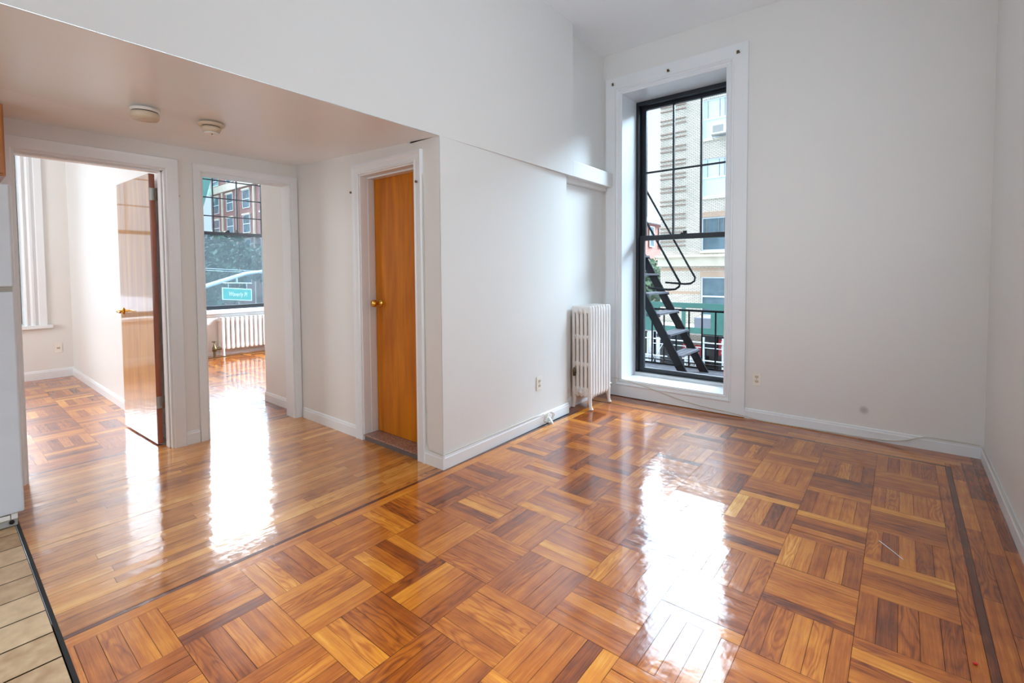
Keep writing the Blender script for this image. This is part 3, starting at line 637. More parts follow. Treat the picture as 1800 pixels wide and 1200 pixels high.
# ------------------------------------------------------------------ RADIATORS
def radiator(name, label, origin, stack, n, pitch, depth, ncol, z0, z1, rc, rs, webs, end_first=True, bulge=0, front=1):
    """stack along y from origin.y ; depth along x from origin.x toward +x"""
    ox, oy, _ = origin
    R = empty(name, (ox + depth / 2, oy + n * pitch / 2, 0), label, 'radiator')
    def section(i, leg):
        yc = oy + (i + .5) * pitch; mb = MB(); xs = [ox + rc + (depth - 2 * rc) * k / (ncol - 1) for k in range(ncol)]
        zb = z0
        for x in xs:
            m = 20; rad = []; pts = []
            for q in range(m + 1):
                t = q / m; z = zb + .012 + (z1 - zb - .024) * t; pts.append((x, yc, z))
                e = min(t, 1 - t); rad.append((rs if not bulge else rs * (1 + bulge * max(0, 1 - e / .16))) * (1.0 if e > .02 else .8))
            # elliptical column
            vs = []; fs = []; nn = 12
            for (px, py, pz), rr_ in zip(pts, rad):
                for k in range(nn):
                    a = 2 * math.pi * k / nn; vs.append((px + rc * .70 * rr_ / rs * math.cos(a), py + rr_ * math.sin(a), pz))
            for q in range(m):
                for k in range(nn): fs.append((q * nn + k, q * nn + (k + 1) % nn, (q + 1) * nn + (k + 1) % nn, (q + 1) * nn + k))
            mb.add(vs, fs, True); mb.ell((x, yc, zb + .012), rc * .70 * rad[0] / rs, rad[0], .014, 12, 6); mb.ell((x, yc, z1 - .012), rc * .70 * rad[0] / rs, rad[0], .014, 12, 6)
        def hub(zc, hh, th):
            mb.bar((ox + rc * .5, yc, zc), (ox + depth - rc * .5, yc, zc), th * 2, hh); mb.tube([(ox + rc, yc, zc + hh / 2), (ox + depth - rc, yc, zc + hh / 2)], th, 10); mb.tube([(ox + rc, yc, zc - hh / 2), (ox + depth - rc, yc, zc - hh / 2)], th, 10)
        hub(z1 - .035, .036, rs * .8); hub(zb + .05, .05, rs * .8)
        for f in webs: 
            zc = zb + (z1 - zb) * f
            for a, b in zip(xs[:-1], xs[1:]): mb.ell(((a + b) / 2, yc, zc), (b - a) * .52, rs * .8, .024, 10, 6)
        xc = ox + depth / 2
        for zc in (z1 - .045, zb + .05): mb.lathe([(0, yc - pitch * .52), (.021, yc - pitch * .52), (.021, yc + pitch * .52), (0, yc + pitch * .52)], (xc, 0, zc), 'y', 16)
        return mb
    S = section(0, False)
    for i in range(n):
        s_ = section(i, False).build('section', rad_paint, R)
    for i in (0, n - 1):
        yc = oy + (i + .5) * pitch
        for sx, x0 in ((-1, ox + rc), (1, ox + depth - rc)):
            pts = [(x0 - sx * .004, yc, z0 + .05), (x0 - sx * .002, yc, z0 - (z0) * .25), (x0 + sx * .004, yc, z0 * .35), (x0 + sx * .012, yc, .008)]
            MB().tube(pts, .02, 10, rr=[.024, .019, .014, .019]).ell((x0 + sx * .012, yc, .011), .021, .021, .011, 12, 6).build('foot', rad_paint, R)
    xc = ox + depth / 2
    for zc in (z1 - .045, z0 + .05):
        yf = oy - .001
        MB().lathe([(0, yf + .01), (.028, yf + .01), (.028, yf - .004), (.024, yf - .008), (.012, yf - .009), (.012, yf - .016), (0, yf - .017)], (xc, 0, zc), 'y', 8).build('plug', rad_paint, R)
    return R
R1 = radiator('radiator', 'tall white eight-section cast-iron radiator left of the tall window', (-2.415, 3.83, 0), 'y', 8, .051, .22, 5, .115, .965, .024, .0225, (.36, .66))
mb = MB().lathe([(0, .315), (.014, .315), (.014, .372), (.010, .380), (.006, .392), (0, .395)], (-2.362, 3.812, 0), 'z', 14).tube([(-2.362, 3.812, .345), (-2.355, 3.80, .345), (-2.338, 3.80, .343)], .005, 8).tube([(-2.362, 3.812, .335), (-2.362, 3.845, .335)], .006, 8)
mb.build('air_valve', abrass, R1)
MB().lathe([(0, 4.238), (.016, 4.238), (.016, 4.27), (.022, 4.275), (.022, 4.285), (0, 4.287)], (-2.24, 0, .165), 'y', 14).tube([(-2.24, 4.26, .165), (-2.24, 4.26, .0)], .012, 10).build('supply_valve', steel, R1)
R2 = radiator('radiator', 'long low white radiator under the right bedroom window', (-8.312, 2.87, 0), 'y', 13, .069, .165, 5, .10, .60, .022, .026, (), bulge=.22)
mb = MB().tube([(-8.18, 2.78, 0), (-8.18, 2.78, .15)], .020, 12).lathe([(0, .09), (.030, .09), (.032, .12), (.030, .15), (.018, .165), (.012, .19), (.006, .20), (.006, .235), (0, .236)], (-8.18, 2.78, 0), 'z', 14).tube([(-8.18, 2.78, .125), (-8.18, 2.88, .125)], .017, 12).lathe([(0, .232), (.034, .232), (.036, .238), (.030, .243), (0, .244)], (-8.18, 2.78, 0), 'z', 18)
mb.build('supply_valve', abrass, R2)
tag(MB().box(-8.118, 2.66, .001, -8.104, 3.7, .010).build('pipe_cover_strip', abrass), 'thin brass-coloured strip on the floor along the low radiator', 'floor strip')

# ------------------------------------------------------------------ OUTLETS / SWITCH / HOOKS
def outlet(name, loc, ax, sgn, label, cat='outlet', kind='duplex', w=.07, h=.115):
    O = empty(name, loc, label, cat)
    x, y, z = loc
    def bx(mb, d0, d1, a0, a1, z0, z1):
        return mb.box(x + sgn * d0, y + a0, z + z0, x + sgn * d1, y + a1, z + z1) if ax == 'x' else mb.box(x + a0, y + sgn * d0, z + z0, x + a1, y + sgn * d1, z + z1)
    bx(MB(), 0, .006, -w / 2, w / 2, -h / 2, h / 2).build('cover_plate', ivory, O, bevel=.002)
    if kind == 'duplex':
        for dz in (-.0195, .0195):
            mb = MB(); n = 20; P = []
            for k in range(n):
                t = 2 * math.pi * k / n; a = .0165 * math.cos(t); b = max(-.0115, min(.0115, .0165 * math.sin(t))) + dz; P.append((a, b))
            for d in (.006, .009): mb.add([((x + sgn * d, y + a, z + b) if ax == 'x' else (x + a, y + sgn * d, z + b)) for a, b in P], [tuple(range(n))])
            for k in range(n):
                p, q = P[k], P[(k + 1) % n]; mb.add([((x + sgn * d, y + a, z + b) if ax == 'x' else (x + a, y + sgn * d, z + b)) for d, (a, b) in ((.006, p), (.009, p), (.009, q), (.006, q))], [(0, 1, 2, 3)])
            r = mb.build('receptacle', aged_pl, O)
            m = MB(); bx(m, .0088, .0096, -.0075, -.0045, dz - .002, dz + .006); bx(m, .0088, .0096, .0045, .0075, dz - .002, dz + .006); bx(m, .0088, .0096, -.0025, .0025, dz - .010, dz - .005); m.build('slots', dark, r)
        m = MB(); bx(m, .006, .0075, -.003, .003, -.003, .003); m.build('screw', steel, O)
    elif kind == 'single':
        m = MB(); bx(m, .006, .009, -.016, .016, -.012, .012); r = m.build('receptacle', aged_pl, O)
        m = MB(); bx(m, .0088, .0096, -.010, -.006, -.004, .005); bx(m, .0088, .0096, .006, .010, -.004, .005); bx(m, .0088, .0096, -.002, .003, -.008, -.003); m.build('slots', dark, r)
    else:
        m = MB(); bx(m, .006, .008, -.006, .006, -.013, .013); m.build('toggle_slot', dark, O)
        m = MB(); bx(m, .006, .020, -.004, .004, -.002, .010); m.build('toggle', ivory, O, bevel=.001)
        for zz_ in (.030, -.030): m = MB(); bx(m, .006, .0075, -.003, .003, zz_ - .003, zz_ + .003); m.build('screw', steel, O)
    return O
outlet('outlet', (-2.333, 3.208, .359), 'x', 1, 'ivory duplex outlet on the partition wall left of the tall radiator')
outlet('outlet', (-.952, YW, .353), 'y', -1, 'ivory duplex outlet on the blank wall right of the tall window')
outlet('outlet', (-8.19, 1.03, .37), 'x', 1, 'ivory outlet plate in the left bedroom below the window sill', kind='single', w=.075, h=.12)
outlet('light_switch', (-4.38, 2.15, 1.29), 'y', -1, 'white toggle light switch just inside the right doorway', 'light switch', 'switch')
mb = MB().box(-4.26, 2.0365, .955, -4.225, 2.0385, 1.02)
tag(mb.build('strike_plate', white_pl), 'small painted strike plate on the right doorway jamb', 'strike plate')
hooks = [(-2.31, 3.175, 'curtain hook at the left end of the tall window head casing'), (-1.74, 3.165, 'curtain hook at the middle of the tall window head casing'), (-1.13, 3.16, 'curtain hook at the right end of the tall window head casing')]
for x, z, lab in hooks:
    mb = MB().box(x - .008, 4.470, z - .012, x + .008, 4.476, z + .014).tube([(x, 4.472, z + .004), (x + .006, 4.452, z + .002), (x + .018, 4.442, z - .004), (x + .022, 4.444, z - .014), (x + .020, 4.452, z - .020)], .0042, 8)
    tag(mb.build('curtain_hook', abrass), lab, 'hook', 'curtain hooks on the window casing')
for x, z, lab in ((-3.283, 1.905, 'small dark screw stub on the left side of the brown door casing'), (-2.512, 1.895, 'small dark screw stub on the right side of the brown door casing')):
    tag(MB().lathe([(0, 2.085), (.008, 2.085), (.009, 2.078), (.006, 2.074), (0, 2.073)], (x, 0, z), 'y', 12).build('screw_stub', abrass), lab, 'screw', 'screw stubs on the brown door casing')
tag(MB().box(XB + .002, 1.197, 1.862, XB + .018, 1.212, 1.872).build('casing_clip', abrass), 'tiny dark clip at the side of the left doorway casing', 'clip')

# smoke detectors
def detector(x, y, z, rb, rbody, h, label, domed):
    D = empty('smoke_detector', (x, y, z), label, 'smoke detector', 'smoke detectors on the low ceiling')
    MB().lathe([(0, z + .004), (rb, z + .004), (rb, z - .006), (rb * .95, z - .012), (0, z - .012)], (x, y, 0), 'z', 40).build('base_ring', aged_pl if domed else white_pl, D)
    MB().lathe([(0, z - .011), (rbody * .93, z - .011), (rbody * .93, z - .018), (0, z - .018)], (x, y, 0), 'z', 40).build('vent_gap', dark, D)
    mb = MB()
    if domed: mb.lathe([(0, z - .017), (rbody, z - .017), (rbody, z - .034), (rbody * .86, z - .044), (rbody * .6, z - h), (0, z - h - .002)], (x, y, 0), 'z', 40)
    else: mb.lathe([(0, z - .017), (rbody * .98, z - .017), (rbody * 1.02, z - .024), (rbody * 1.0, z - .040), (rbody * .9, z - h), (0, z - h)], (x, y, 0), 'z', 40)
    C_ = mb.build('cover', aged_pl, D)
    if domed: MB().lathe([(0, z - h - .001), (.042, z - h + .001), (.030, z - h - .006), (0, z - h - .009)], (x, y, 0), 'z', 24).build('lens', white_pl, D); MB().ell((x + .012, y + .0, z - h - .009), .004, .004, .003).build('indicator', dark, D)
    else:
        mb = MB()
        for k in range(7):
            a = math.radians(-60 + k * 9); mb.box(x - .02 + k * .0 - .002 + .035 * math.cos(a) , y + .035 * math.sin(a) - .001, z - h - .0008, x - .02 + .002 + .035 * math.cos(a), y + .035 * math.sin(a) + .001, z - h + .001)
        mb.build('vent_slots', dark, D)
    return D
detector(-3.26, .80, 2.199, .068, .066, .052, 'round cream smoke detector, the left of the two on the low ceiling', False)
detector(-3.27, 1.13, 2.197, .072, .052, .050, 'smaller cream smoke detector with a white lens, nearer the brown door', True)

# cables
def cab(name, pts, r, label, cat='cable', sub=3, m=cable):
    P = [Vector(p) for p in pts]; out = []
    for i in range(len(P) - 1):
        p0, p1, p2, p3 = P[max(i - 1, 0)], P[i], P[i + 1], P[min(i + 2, len(P) - 1)]
        for k in range(sub):
            t = k / sub; out.append(.5 * ((2 * p1) + (-p0 + p2) * t + (2 * p0 - 5 * p1 + 4 * p2 - p3) * t * t + (-p0 + 3 * p1 - 3 * p2 + p3) * t ** 3))
    out.append(P[-1])
    return tag(MB().tube(out, r, 6).build(name, m), label, cat)
pts = [(-2.487, 2.107, 2.02), (-2.485, 2.106, 1.99), (-2.477, 2.106, 1.9)] + [(-2.474 + .002 * math.sin(k), 2.106, 1.9 - k * .2) for k in range(1, 9)] + [(-2.470, 2.106, .16), (-2.455, 2.102, .11), (-2.42, 2.098, .098), (-2.33, 2.096, .096), (-2.304, 2.098, .096), (-2.302, 2.13, .096), (-2.307, 2.4, .097), (-2.313, 2.8, .096), (-2.320, 3.15, .095), (-2.318, 3.22, .097), (-2.310, 3.25, .088)]
cab('telephone_cable', pts, .0035, 'thin white cable down the brown door casing and along the baseboard')
mb = MB()
for q in range(2):
    c = (-2.308 + q * .006, 3.305 + q * .012, .052); n = 26
    mb.tube([(c[0] + .014 * math.sin(3 * t) * .4 + .004, c[1] + .062 * math.cos(t), c[2] + .040 * math.sin(t)) for t in [2 * math.pi * k / n for k in range(n)]], .0032, 6, closed=True)
mb.tube([(-2.310, 3.25, .088), (-2.306, 3.27, .085), (-2.30, 3.29, .088)], .0032, 6)
co = empty('coiled_cord', (-2.29, 3.31, 0), 'small coil of white cord with a plug lying by the partition baseboard', 'cord')
mb.build('cord_loop', cable, co)
MB().bar((-2.302, 3.315, .052), (-2.262, 3.305, .012), .018, .010).bar((-2.262, 3.305, .012), (-2.250, 3.302, .006), .008, .005).build('plug', white_pl, co, bevel=.002)
pts = [(-2.31, 4.462, .19), (-2.2, 4.460, .185), (-2.05, 4.462, .165), (-1.91, 4.466, .137), (-1.72, 4.466, .095), (-1.57, 4.468, .066), (-1.40, 4.468, .045), (-1.2, 4.468, .033), (-1.04, 4.466, .022), (-.95, 4.462, .010), (-.8, 4.470, .006), (-.45, 4.474, .010), (-.2, 4.474, .014), (-.06, 4.474, .022), (.03, 4.474, .040), (.08, 4.474, .062), (.13, 4.476, .083), (.17, 4.480, .092), (.3, 4.482, .092), (.42, 4.482, .092), (.437, 4.46, .092), (.439, 4.3, .092), (.440, 3.6, .092), (.440, 2.5, .092), (.440, 1.0, .092), (.440, -1.5, .092)]
cab('antenna_cable', pts, .004, 'white cable sagging across the window casing and along the right baseboard')

# bits on the floor, smudge
tag(MB().tube([(-.06, 2.83, .002), (-.015, 2.77, .003), (.03, 2.71, .002)], .0016, 6).build('white_straw', paper), 'thin white straw lying on the parquet right of the bright reflection', 'straw')
tag(MB().ell((.211, 2.13, .005), .007, .005, .004).build('red_scrap', redbit), 'tiny red scrap on the floor near the bottom right corner', 'scrap')
def smudge():
    m, nt, b = newmat('smudge_mark'); L = nt.links.new
    tc = nt.nodes.new('ShaderNodeTexCoord'); v = nt.nodes.new('ShaderNodeVectorMath'); v.operation = 'LENGTH'; L(tc.outputs['Object'], v.inputs[0])
    mr = nt.nodes.new('ShaderNodeMapRange'); mr.inputs[1].default_value = .008; mr.inputs[2].default_value = .042; mr.inputs[3].default_value = .32; mr.inputs[4].default_value = 0; mr.interpolation_type = 'SMOOTHSTEP'; L(v.outputs['Value'], mr.inputs[0])
    b.inputs['Base Color'].default_value = s2l((.60, .58, .57)); b.inputs['Roughness'].default_value = .5; L(mr.outputs[0], b.inputs['Alpha']); return m
mb = MB(); n = 24; mb.add([(-.205 + .045 * math.cos(2 * math.pi * k / n), YW - .0012, .217 + .045 * math.sin(2 * math.pi * k / n)) for k in range(n)], [tuple(range(n))])
o = mb.build('wall_smudge', smudge(), loc=(-.205, YW - .0012, .217)); tag(o, 'round grey smudge low on the blank wall', 'smudge')

# ------------------------------------------------------------------ KITCHEN
F = empty('refrigerator', (-3.8, -.07, 0), 'white two-door refrigerator cut off by the left picture edge', 'refrigerator')
MB().box(-4.14, -.42, .06, -3.555, .286, 1.735).build('body', enamel, F, bevel=.006)
fd = MB().box(-3.553, -.42, .078, -3.49, .286, 1.212).build('door', enamel, F, bevel=.008)
MB().box(-3.553, -.42, 1.235, -3.49, .286, 1.752).build('freezer_door', enamel, F, bevel=.008)
MB().box(-3.552, -.40, 1.213, -3.505, .27, 1.234).build('door_gap', dark, F)
MB().box(-3.60, -.41, .006, -3.52, .262, .074).build('kick_grille', graypl, F, bevel=.003)
MB().box(-3.53, .12, .045, -3.505, .235, .070).box(-3.53, .238, .045, -3.505, .262, .075).build('hinge_cover', white_pl, F, bevel=.003)
MB().lathe([(0, -3.519), (.010, -3.519), (.010, -3.512), (0, -3.512)], (0, .24, .028), 'x', 14).build('foot_screw', dark, F)
MB().box(-3.56, .20, 1.212, -3.496, .278, 1.235).build('hinge_bracket', steel, F)
MB().box(-3.49, -.40, .80, -3.462, -.37, 1.18).build('handle', enamel, F, bevel=.004)
tag(F.children[0], 'white side and back shell')
Kc = empty('kitchen_cabinet', (-3.95, -.1, 1.83), 'honey-coloured wall cabinet above the refrigerator at the left edge', 'cabinet')
MB().box(-4.155, -.9, 1.83, -3.775, .298, 2.215).build('body', cabwood, Kc, bevel=.002)
MB().box(-3.773, -.28, 1.84, -3.752, .290, 2.20).build('door', cabwood, Kc, bevel=.004); MB().box(-3.773, -.88, 1.84, -3.752, -.30, 2.20).build('door', cabwood, Kc, bevel=.004)

# ------------------------------------------------------------------ OUTSIDE
ZG = -4.3
struct(MB().box(-160, -40, ZG - .2, 60, 100, ZG), 'ground', asphalt, 'asphalt street far below the windows', cat='street')
struct(MB().box(-200, 20.5, ZG, 30, 27, ZG + .12), 'trim_15', sidewalk, 'concrete sidewalk across the street', cat='sidewalk')
# fire escape
FE = empty('fire_escape_balcony', (-2.0, 5.5, 0), 'black iron fire-escape balcony outside the tall window', 'fire escape')
mb = MB()
for k in range(22): mb.box(-4.3, 4.99 + k * .055, .01, -.9, 5.025 + k * .055, .04)
mb.build('platform', tread, FE)
mb = MB().tube([(-4.3, 6.17, .775), (-.9, 6.17, .775)], .014, 8); mb.build('top_rail', iron, FE)
MB().bar((-4.3, 6.17, .03), (-.9, 6.17, .03), .012, .06).bar((-4.3, 6.17, .10), (-.9, 6.17, .10), .03, .012).build('bottom_rail', iron, FE)
for k in range(20):
    x = -4.24 + k * .1635 + .01
    MB().bar((x, 6.17, .03), (x, 6.17, .77), .016, .016, (1, 0, 0)).build('baluster', iron, FE)
ST = empty('fire_escape_stair', (-1.9, 5.7, .04), 'steep black iron fire-escape stair climbing left outside the tall window', 'stair')
sl = 1.79
def strp(y, z): # right edge of the stringer at height z
    return -1.815 - (z - .06) / sl
for y, nm in ((5.4, 0), (6.0, 1)):
    z1 = 3.6
    mb = MB(); x0, x1 = strp(y, .042), strp(y, z1); w_ = .108; t = .012
    mb.hexa([(x0 - w_, y - t, .042), (x0, y - t, .042), (x0, y + t, .042), (x0 - w_, y + t, .042), (x1 - w_, y - t, z1), (x1, y - t, z1), (x1, y + t, z1), (x1 - w_, y + t, z1)])
    mb.build('stringer', iron, ST)
    hy = y
    zr = 1.12; rx = (-1.955 if y < 5.7 else -1.985); base_z = 1.16 if y < 5.7 else 1.21
    pts = [(rx - (z - base_z) / sl - .0, hy, z) for z in (3.9, 3.0, 2.2, 1.6, base_z + .08)]
    pts += [(rx + .008, hy, base_z - .01), (rx, hy, base_z - .055), (rx - .045, hy, base_z - .085), (rx - .12, hy, base_z - .092), (-2.32 - (.03 if y > 5.7 else 0), hy, base_z - .075)]
    MB().tube(pts, .0125, 8).build('handrail', iron, ST)
for k in range(13):
    z = .31 + k * .2325; x = strp(5.4, z) - .045
    mb = MB()
    for q in range(3): mb.box(x - .085 + q * .058, 5.39, z - .012, x - .035 + q * .058, 6.015, z + .010)
    mb.box(x - .085, 5.39, z - .03, x + .085, 5.40, z - .01).box(x - .085, 6.005, z - .03, x + .085, 6.015, z - .01)
    mb.build('tread', tread, ST)

# buildings
def facade_window(parent, ax, c, sgn, a0, a1, z0, z1, recess=.12, low='blind', mull=(0.2, .55, .75), frm=None):
    """sgn: direction to the street"""
    frm = frm or winwhite
    def bx(mb, d0, d1, p, q, r, s_):
        return mb.box(p, c + sgn * d0, r, q, c + sgn * d1, s_) if ax == 'y' else mb.box(c + sgn * d0, p, r, c + sgn * d1, q, s_)
    mb = MB(); t = .07; d0, d1 = -recess, -recess + .07
    bx(mb, d0, d1, a0, a0 + t, z0, z1); bx(mb, d0, d1, a1 - t, a1, z0, z1); bx(mb, d0, d1, a0 + t, a1 - t, z1 - t, z1); bx(mb, d0, d1, a0 + t, a1 - t, z0, z0 + t)
    zm = (z0 + z1) / 2; bx(mb, d0, d1, a0 + t, a1 - t, zm - .04, zm + .04)
    W = mb.build('window', frm, parent)
    g = MB(); bx(g, d0 + .02, d0 + .03, a0 + t, a1 - t, zm + .04, z1 - t); g.build('pane', winsky if low == 'blind' else paneM, W)
    g = MB(); bx(g, d0 + .02, d0 + .03, a0 + t, a1 - t, z0 + t, zm - .04); g.build('pane', {'blind': winsky, 'dark': paneM, 'curtain': paneM}[low], W)
    if mull:
        for f in mull: g = MB(); a = a0 + t + (a1 - a0 - 2 * t) * f; bx(g, d0 + .03, d0 + .05, a - .012, a + .012, zm + .04, z1 - t); g.build('muntin', steel, W)
    return W
TB = empty('apartment_building', (-3, 27, ZG), 'tan brick apartment building across the street seen through the tall window', 'building')
holes = []; wx = [(-8.58, -6.95), (-4.6, -3.0), (-1.6, 0)]
rows = [(8.33, 10.45, 'blind'), (5.22, 7.28, 'blind'), (2.30, 4.12, 'dark'), (-1.25, .88, 'dark')]
for a0, a1 in wx:
    for z0, z1, _ in rows: holes.append((a0, a1, z0, z1))
MB().wall('y', 27, 27.4, -10.88, 8, ZG + 2.3, 12.2, holes).box(-10.88, 27.4, ZG, 8, 38, 12.1).build('brick_wall', tanbrick, TB, merge=False)
for i, (a0, a1) in enumerate(wx):
    for z0, z1, k in rows:
        facade_window(TB, 'y', 27, -1, a0, a1, z0, z1, .12, k, (.14, .55, .72) if z0 > 1 else ())
        MB().box(a0 - .06, 26.93, z0 - .12, a1 + .06, 27.1, z0).build('window_sill', limestone, TB)
        if z0 < 5: MB().box(a0 - .05, 26.985, z1, a1 + .05, 27.05, z1 + .30).build('lintel', lintel, TB)
mb = MB()
z = 2.62
while z < 11.7:
    for dz in (0, .24): mb.box(-10.91, 26.95, z + dz, -9.45, 27.1, z + dz + .065)
    z += .762
mb.build('quoin_bands', bandst, TB)
mb = MB()
for z in (1.22, -.08, -.85): mb.box(-10.89, 26.978, z, (8 if z > 1 else -8.62), 27.05, z + .16)
mb.build('brick_course', lintel, TB)
MB().box(-11.1, 26.72, 1.98, 8, 27.1, 2.10).box(-10.98, 26.86, 1.56, 8, 27.1, 1.98).box(-11.03, 26.8, 1.48, 8, 27.1, 1.56).build('cornice', limestone, TB)
mb = MB().box(-10.86, 26.95, ZG, 8, 27.0, -1.75); mb.build('shop_glass', darkglass, TB)
MB().box(-9.1, 26.85, ZG, -8.45, 27.02, -1.75).box(-5.2, 26.85, ZG, -4.6, 27.02, -1.75).build('brick_pier', tanbrick, TB)
def sign(x0, x1, z0, z1, y, label, rows_, mt, cat='sign', grp=None):
    S = empty('shop_sign', ((x0 + x1) / 2, y, z0), label, cat, grp)
    MB().box(x0, y, z0, x1, y + .06, z1).build('sign_panel', mt, S)
    mb = MB(); random.seed(int(abs(x0) * 10))
    for r in range(rows_):
        zz = z1 - (r + .5) * (z1 - z0) / rows_; x = x0 + .12
        while x < x1 - .15:
            wd = random.uniform(.05, .13); mb.box(x, y - .01, zz - .06, x + wd * .5, y, zz + .06); x += wd + .03
    mb.build('lettering', whitesign if mt is redsign else darkglass, S); return S
sign(-9.4, -8.35, -3.45, -2.85, 26.6, 'red shop sign seen between the stair treads', 2, redsign)
sign(-7.5, -6.1, -3.3, -2.45, 26.62, 'red shop sign with small white letters at the right window edge', 3, redsign)
sign(-9.3, -8.2, -4.1, -3.5, 26.55, 'white shop poster below the left red sign', 2, whitesign)
sign(-7.3, -6.2, -4.1, -3.4, 26.55, 'white shop poster below the right red sign', 2, whitesign)
AC = empty('air_conditioner', (-7.55, 26.7, 8.33), 'white window air conditioner in the top window of the tan building', 'air conditioner')
MB().box(-7.98, 26.55, 8.42, -7.2, 27.0, 8.92).build('case', winwhite, AC, bevel=.01); MB().box(-7.90, 26.54, 8.50, -7.36, 26.551, 8.86).build('grille', graypl, AC)
MB().bar((-7.95, 26.6, 8.40), (-7.95, 26.96, 8.22), .03, .03).bar((-7.25, 26.6, 8.40), (-7.25, 26.96, 8.22), .03, .03).box(-7.98, 26.55, 8.39, -7.2, 27, 8.42).build('bracket', graypl, AC)
# sidewalk shed
SH = empty('sidewalk_shed', (-5, 23, ZG), 'green plywood sidewalk shed in front of the tan building', 'shed')
MB().wall('y', 23, 23.05, -12.5, 4, -1.74, -.30, [(-9.34, -8.2, -1.45, -.53), (-8.02, -6.85, -1.46, -.53), (-6.1, -4.9, -1.46, -.53), (-4.7, -3.5, -1.46, -.53)]).build('parapet_panel', green, SH)
MB().box(-12.5, 23.05, -1.80, 4, 26.7, -1.70).build('plank_deck', pinkdeck, SH)
MB().box(-12.5, 23.3, -1.69, 4, 23.4, -1.0).build('stored_boards', graypl, SH) if False else None
for x in (-11.9, -9.6, -6.6, -3.4, -.2): MB().box(x - .05, 23.1, ZG + .12, x + .05, 23.2, -1.8).build('post', iron, SH)
MB().hexa([(-7.25, 23.0, -1.78), (-6.3, 23.0, -1.78), (-6.3, 23.4, -1.78), (-7.25, 23.4, -1.78), (-7.25, 23.0, -1.74), (-6.3, 23.0, -1.74), (-6.3, 23.4, -1.74), (-7.25, 23.4, -1.74)]).build('bracket_plate', iron, SH)
tag(MB().box(-8.0, 24.2, -1.69, -6.9, 24.6, -1.12).build('stacked_boards', simple('gray_tarp', (.45, .47, .52), .7)), 'grey wrapped stack lying on the green shed deck', 'stack of boards')
SC = empty('scaffold', (-7.5, 22, ZG), 'white pipe scaffold standing on the sidewalk across the street', 'scaffold')
for x in (-9.47, -6.84, -6.02, -3.2): MB().tube([(x, 22, ZG + .12), (x, 22, -1.75)], .045, 8).build('upright', galv, SC)
for z in (-1.99, -2.79): MB().tube([(-9.6, 21.96, z), (-3.0, 21.96, z)], .028, 8).build('ledger', galv, SC)
MB().tube([(-9.6, 22.6, -2.32), (-3.0, 22.6, -2.32)], .018, 8).build('ledger', galv, SC)
for a, b in (((-9.41, 22.05, -2.45), (-8.76, 22.05, -3.6)), ((-8.66, 22.05, -2.05), (-9.41, 22.05, -3.45))): MB().tube([a, b], .015, 6).build('brace', galv, SC)
# far red building beyond the corner
RB = empty('apartment_building', (-24, 60, ZG), 'distant red brick building left of the tan one behind the tree', 'building')
MB().box(-28, 40, ZG, -20, 75, 6.0).build('brick_wall', redbrick_y, RB)
MB().box(-28, 40, 6.0, -19.5, 75, 6.5).build('cornice', winwhite, RB); MB().box(-28, 40, 6.5, -20.5, 75, 8.0).build('attic', simple('slate_attic', (.50, .52, .52), .7), RB)
for y in (43.2, 46.5, 49.0, 51.8, 54.5):
    for z0 in (3.6, .3, -2.8): facade_window(RB, 'x', -19.9, 1, y, y + 1.1, z0, z0 + 2.1, .0, 'dark', ())
# red building seen through the bedroom window
RC = empty('apartment_building', (-70, 27, ZG), 'large red brick building with pale bands seen through the right bedroom window', 'building')
MB().box(-79, 27, ZG, -48, 40, 15.6).build('brick_wall', redbrick, RC)
MB().box(-79.2, 26.7, 12.55, -48, 27.1, 13.5).build('stone_band', limestone, RC); MB().box(-79.2, 26.6, 15.3, -48, 27.1, 15.9).build('cornice', limestone, RC)
for i in range(6):
    xc = -77.0 + i * 5.15
    if i == 1: xc = -72.1
    if i >= 2: xc = -66.8 + (i - 2) * 5.2
    for z0, z1 in ((13.7, 15.1), (9.75, 12.1), (6.5, 8.85), (3.3, 5.6), (-.2, 2.3)):
        facade_window(RC, 'y', 26.98, -1, xc - 1.1, xc + 1.1, z0, z1, .0, 'dark', (.25, .5, .75))
        MB().box(xc - 1.25, 26.8, z1, xc + 1.25, 27.05, z1 + .2).build('lintel', limestone, RC)
    MB().box(xc + 2.3, 26.8, ZG, xc + 2.6, 27.05, 12.5).build('pilaster', limestone, RC)
RD = empty('apartment_building', (-86, 25, ZG), 'pale pink building with a sloping copper-green roof beyond the red one', 'building')
MB().box(-92, 24.2, ZG, -80.5, 26.4, 11.0).build('wall', simple('pink_stucco', (.86, .72, .68), .8), RD)
MB().hexa([(-92, 24, 11), (-80.3, 24, 11), (-80.3, 26.4, 11), (-92, 26.4, 11), (-92, 24.6, 12), (-76, 24.6, 15.0), (-76, 26.2, 15.0), (-92, 26.2, 12)]).build('roof', tealroof, RD)

